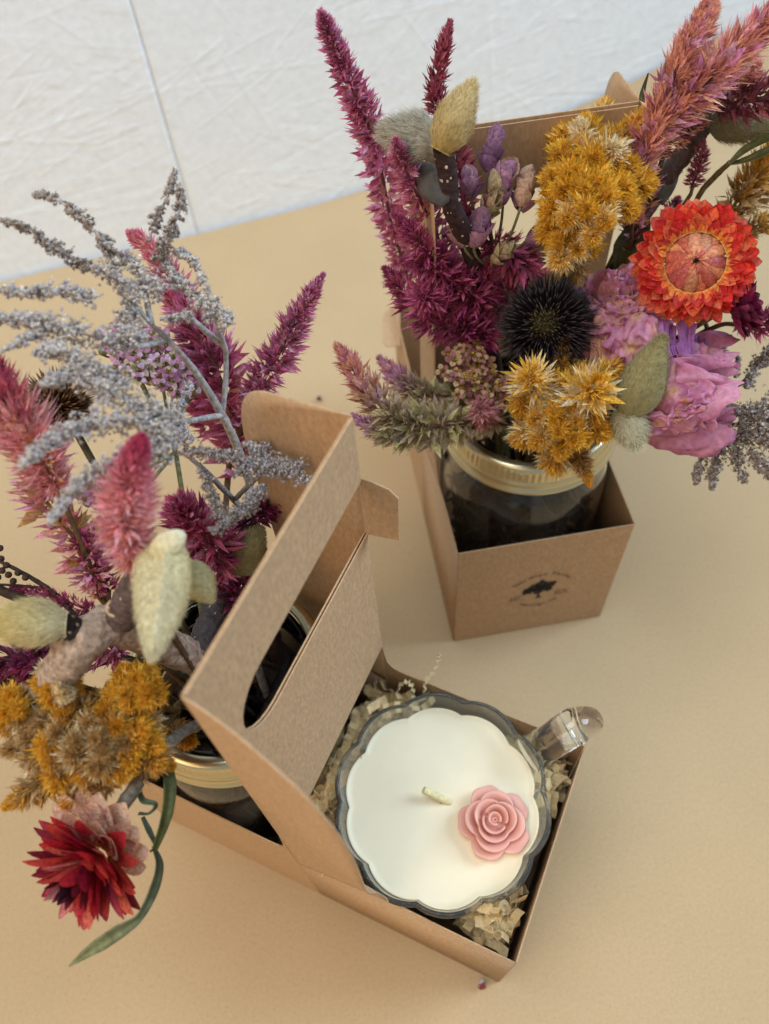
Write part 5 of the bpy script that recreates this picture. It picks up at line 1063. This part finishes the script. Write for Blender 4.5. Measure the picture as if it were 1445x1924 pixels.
# ---- left magnolia branch
root = thing('magnolia_branch', 'thick knobbly magnolia branch with large pale buds in the left bouquet', 'magnolia branch', jarpt(JL, 0, 0, ZT), 'magnolia branches with fuzzy buds')
mb = MB(); branch(mb, [(392, 1248, .186, 30), (330, 1222, .21, 32), (270, 1192, .232, 36), (215, 1172, .246, 38), (165, 1198, .250, 40), (128, 1240, .246, 37), (98, 1285, .232, 33), (80, 1320, .218, 28)], (168, 146, 128), 60, .10, 18, 9, (206, 190, 170))
branch(mb, [(225, 1165, .25, 30), (245, 1130, .258, 34), (262, 1090, .268, 30), (275, 1050, .276, 24)], (92, 76, 72), 20, .08, 14)
branch(mb, [(150, 1190, .252, 24), (128, 1178, .257, 24), (112, 1170, .26, 22)], (70, 58, 54), 6, .1, 12)
stem_to(mb, W(392, 1248, .186), JL, 36, .0042, (78, 66, 62), mid=None)
branch(mb, [(365, 1235, .2, 22), (400, 1150, .195, 22), (430, 1085, .2, 24), (452, 1060, .205, 22)], (76, 68, 66), 24, .1, 14)
mb.build('branch', STEM, root)
mb = MB(); a = np.linspace(0, 6.283, 25)[:-1]; cc = W(222, 1142, .2575); n = nrm((CAM - cc)[None])[0] + np.array([-.3, .2, .2]); n /= np.linalg.norm(n); U, B = perp(n[None]); rr = px2m(24, cc)
V = [cc + (U[0] * math.cos(t) * .8 + B[0] * math.sin(t)) * rr * k + n * h for k, h in ((1., -.003), (1.02, .0005), (.86, .0012), (.7, .0004), (.35, .0008), (.02, .0006)) for t in a]
mb.add(V, grid_faces(6, 24, True), np.repeat(np.array([lin((150, 124, 104)), lin((176, 150, 120)), lin((200, 176, 140)), lin((170, 144, 110)), lin((196, 170, 130)), lin((180, 150, 116))]), 24, 0)); mb.build('cut_end', STEM, root)
bud(root, (318, 1010, .285), (286, 1236, .285), 54, ((206, 190, 140), (222, 214, 180)), label='large cream bud with a long keel', hl=.0022, hair=6500, flat=.62, keel=.3, hw=.00007)
mb = MB(); scale_leaf(mb, (285, 1045, .289), (345, 1002, .292), 24, (206, 190, 140), (226, 216, 180), .5, 12); scale_leaf(mb, (262, 1100, .28), (290, 1015, .286), 22, (196, 180, 140), (214, 204, 170), .5, 12); mb.build('bud_scale', FUZZ, root, solid=.001)
bud(root, (345, 1062, .272), (398, 1128, .270), 36, ((176, 168, 120), (214, 208, 166)), label='smooth side lobe of the cream bud', hl=.0014, hair=2200, hw=.00007, flat=.7)
bud(root, (128, 1172, .260), (-22, 1168, .266), 42, ((206, 198, 164), (226, 206, 130)), label='silvery fuzzy bud pointing left', hl=.0042, hair=6500, hw=.00008)
bud(root, (440, 1075, .208), (492, 990, .222), 40, ((140, 128, 86), (150, 140, 96)), label='dull olive bud by the handle panel', hl=.0016, hair=2200, flat=.7)
bud(root, (425, 1075, .206), (438, 1015, .214), 24, ((150, 138, 96), (170, 160, 116)), name='bud', label='small olive bud lobe', hl=.0014, hair=1200, flat=.8)
# ---- dark seed stems on the left
root = thing('seed_stem', 'thin dark branching seed stem at the left edge under the pink celosia', 'seed stem', jarpt(JL, 0, 0, ZT)); mb = MB()
for s in ([(300, 1215, .18, 6), (200, 1180, .2, 9), (100, 1150, .21, 10), (-20, 1100, .222, 9)], [(150, 1165, .205, 5), (95, 1110, .214, 5), (40, 1075, .22, 4), (-10, 1050, .224, 3)], [(80, 1105, .215, 3), (30, 1100, .219, 3), (-10, 1098, .222, 2)]): P, R = ctrl(s); tube(mb, catmull(P, 24), R, lin((58, 46, 34)), 8, .1)
stem_to(mb, W(300, 1215, .18), JL, 37, .0018, (60, 50, 36)); mb.build('stem', STEM, root)
mb = MB()
for (x, y) in ((2, 1050), (12, 1062), (16, 1080), (4, 1072), (34, 1076), (0, 1030), (25, 1092), (48, 1085), (-4, 1085)):
    c = W(x, y, .223); r = px2m(7, c); lathe(mb, [(r * .05, -r), (r * .8, -r * .5), (r, 0), (r * .75, r * .6), (r * .05, r)], c, 9, col=lin((62, 48, 38)))
mb.build('seeds', STEM, root)
# ---- leaves in the right bouquet
def leafthing(label, ribs, base, J, k, stems=()):
    root = thing('leafy_stem', label, 'leaf', jarpt(J, 0, 0, ZT), 'shrivelled dark leaves'); mb = MB(); stem_to(mb, W(*base), J, k, .0009, (92, 84, 50))
    for s in stems: P, R = ctrl(s); tube(mb, catmull(P, 20), R, lin((100, 86, 50)), 6, .12)
    mb.build('stem', STEM, root)
    for r in ribs:
        mb = MB(); ribbon(mb, *r); mb.build('leaf', LEAF, root, solid=.0003)
leafthing('dark curled leaves behind the left side of the orange strawflower', [([(1160, 510, .235, 6), (1175, 470, .243, 22), (1200, 440, .248, 26), (1215, 415, .25, 8)], (74, 80, 54), (96, 100, 66), .9, (0, .8)), ([(1130, 520, .23, 3), (1165, 490, .238, 9), (1195, 470, .243, 5)], (60, 66, 44), (76, 80, 54), .6, (.4, 1.2)), ([(1180, 540, .23, 5), (1195, 500, .238, 16), (1205, 480, .242, 6)], (84, 90, 62), (100, 104, 70), .8, (0, .6))], (1120, 545, .218), JR, 38)
leafthing('long twisted olive leaf on a stem at the right edge', [([(1372, 305, .272, 3), (1400, 282, .276, 8), (1440, 262, .280, 11), (1490, 245, .284, 7)], (104, 104, 58), (86, 92, 54), .7, (.2, 1.4)), ([(1365, 310, .27, 3), (1400, 302, .272, 8), (1430, 290, .275, 9), (1460, 272, .277, 3)], (112, 108, 62), (96, 98, 60), .7, (1.2, .2))], (1290, 420, .24), JR, 39, [[(1290, 420, .24, 4), (1315, 365, .255, 5), (1345, 330, .264, 6), (1372, 305, .272, 5)]])
leafthing('thin curling dark leaves beside the pink celosia above the tall panel', [([(1192, 330, .27, 3), (1206, 240, .285, 6), (1208, 180, .294, 7), (1218, 138, .3, 2)], (84, 84, 48), (58, 60, 40), .7, (.2, 1.0)), ([(1235, 300, .276, 3), (1290, 230, .29, 7), (1330, 185, .298, 8), (1352, 145, .304, 2)], (104, 100, 66), (70, 74, 48), .7, (.2, 1.2)), ([(1225, 290, .278, 2), (1275, 220, .288, 4), (1340, 195, .292, 3)], (90, 70, 56), (80, 60, 50), .6, (0, 1.)), ([(1235, 280, .268, 5), (1270, 255, .274, 7), (1320, 250, .28, 3)], (80, 80, 50), (66, 62, 44), .7, (.5, 1.5))], (1190, 400, .25), JR, 40)
# green stems in the mouth of the right jar
leafthing('pale green leafy stem standing in the mouth of the right jar', [([(965, 790, .165, 3), (985, 745, .185, 10), (1000, 720, .19, 3)], (120, 120, 84), (134, 130, 96), .6, (0, 1))], (945, 780, .17), JR, 41, [[(940, 860, .13, 7), (942, 800, .16, 7), (946, 740, .19, 6)]])
# ---- crumbs on the table
def crumb(label, c, r, col, col2):
    mb = MB(); P = W(*c)
    for i in range(5): petal(mb, P + rnd.normal(0, r * .3, 3) * [1, 1, .2] + np.array([0, 0, r * .35]), rnd.normal(0, 1, 3) * [1, 1, .25], np.array([0, 0, 1.]), r * 1.3, r * .6, lin(col), lin(col2 if i % 2 else col), .6, .1)
    tag(mb.build('dried_petal', PETAL, solid=.0002), label, 'petal', 'fallen petal crumbs')
crumb('tiny red and white petal crumb on the paper at the front box corner', (906, 1852, .002), .0022, (170, 80, 80), (214, 210, 206))
crumb('speck of crimson petal on the paper above the left kraft wing', (598, 752, .002), .0022, (140, 50, 70), (120, 40, 60))
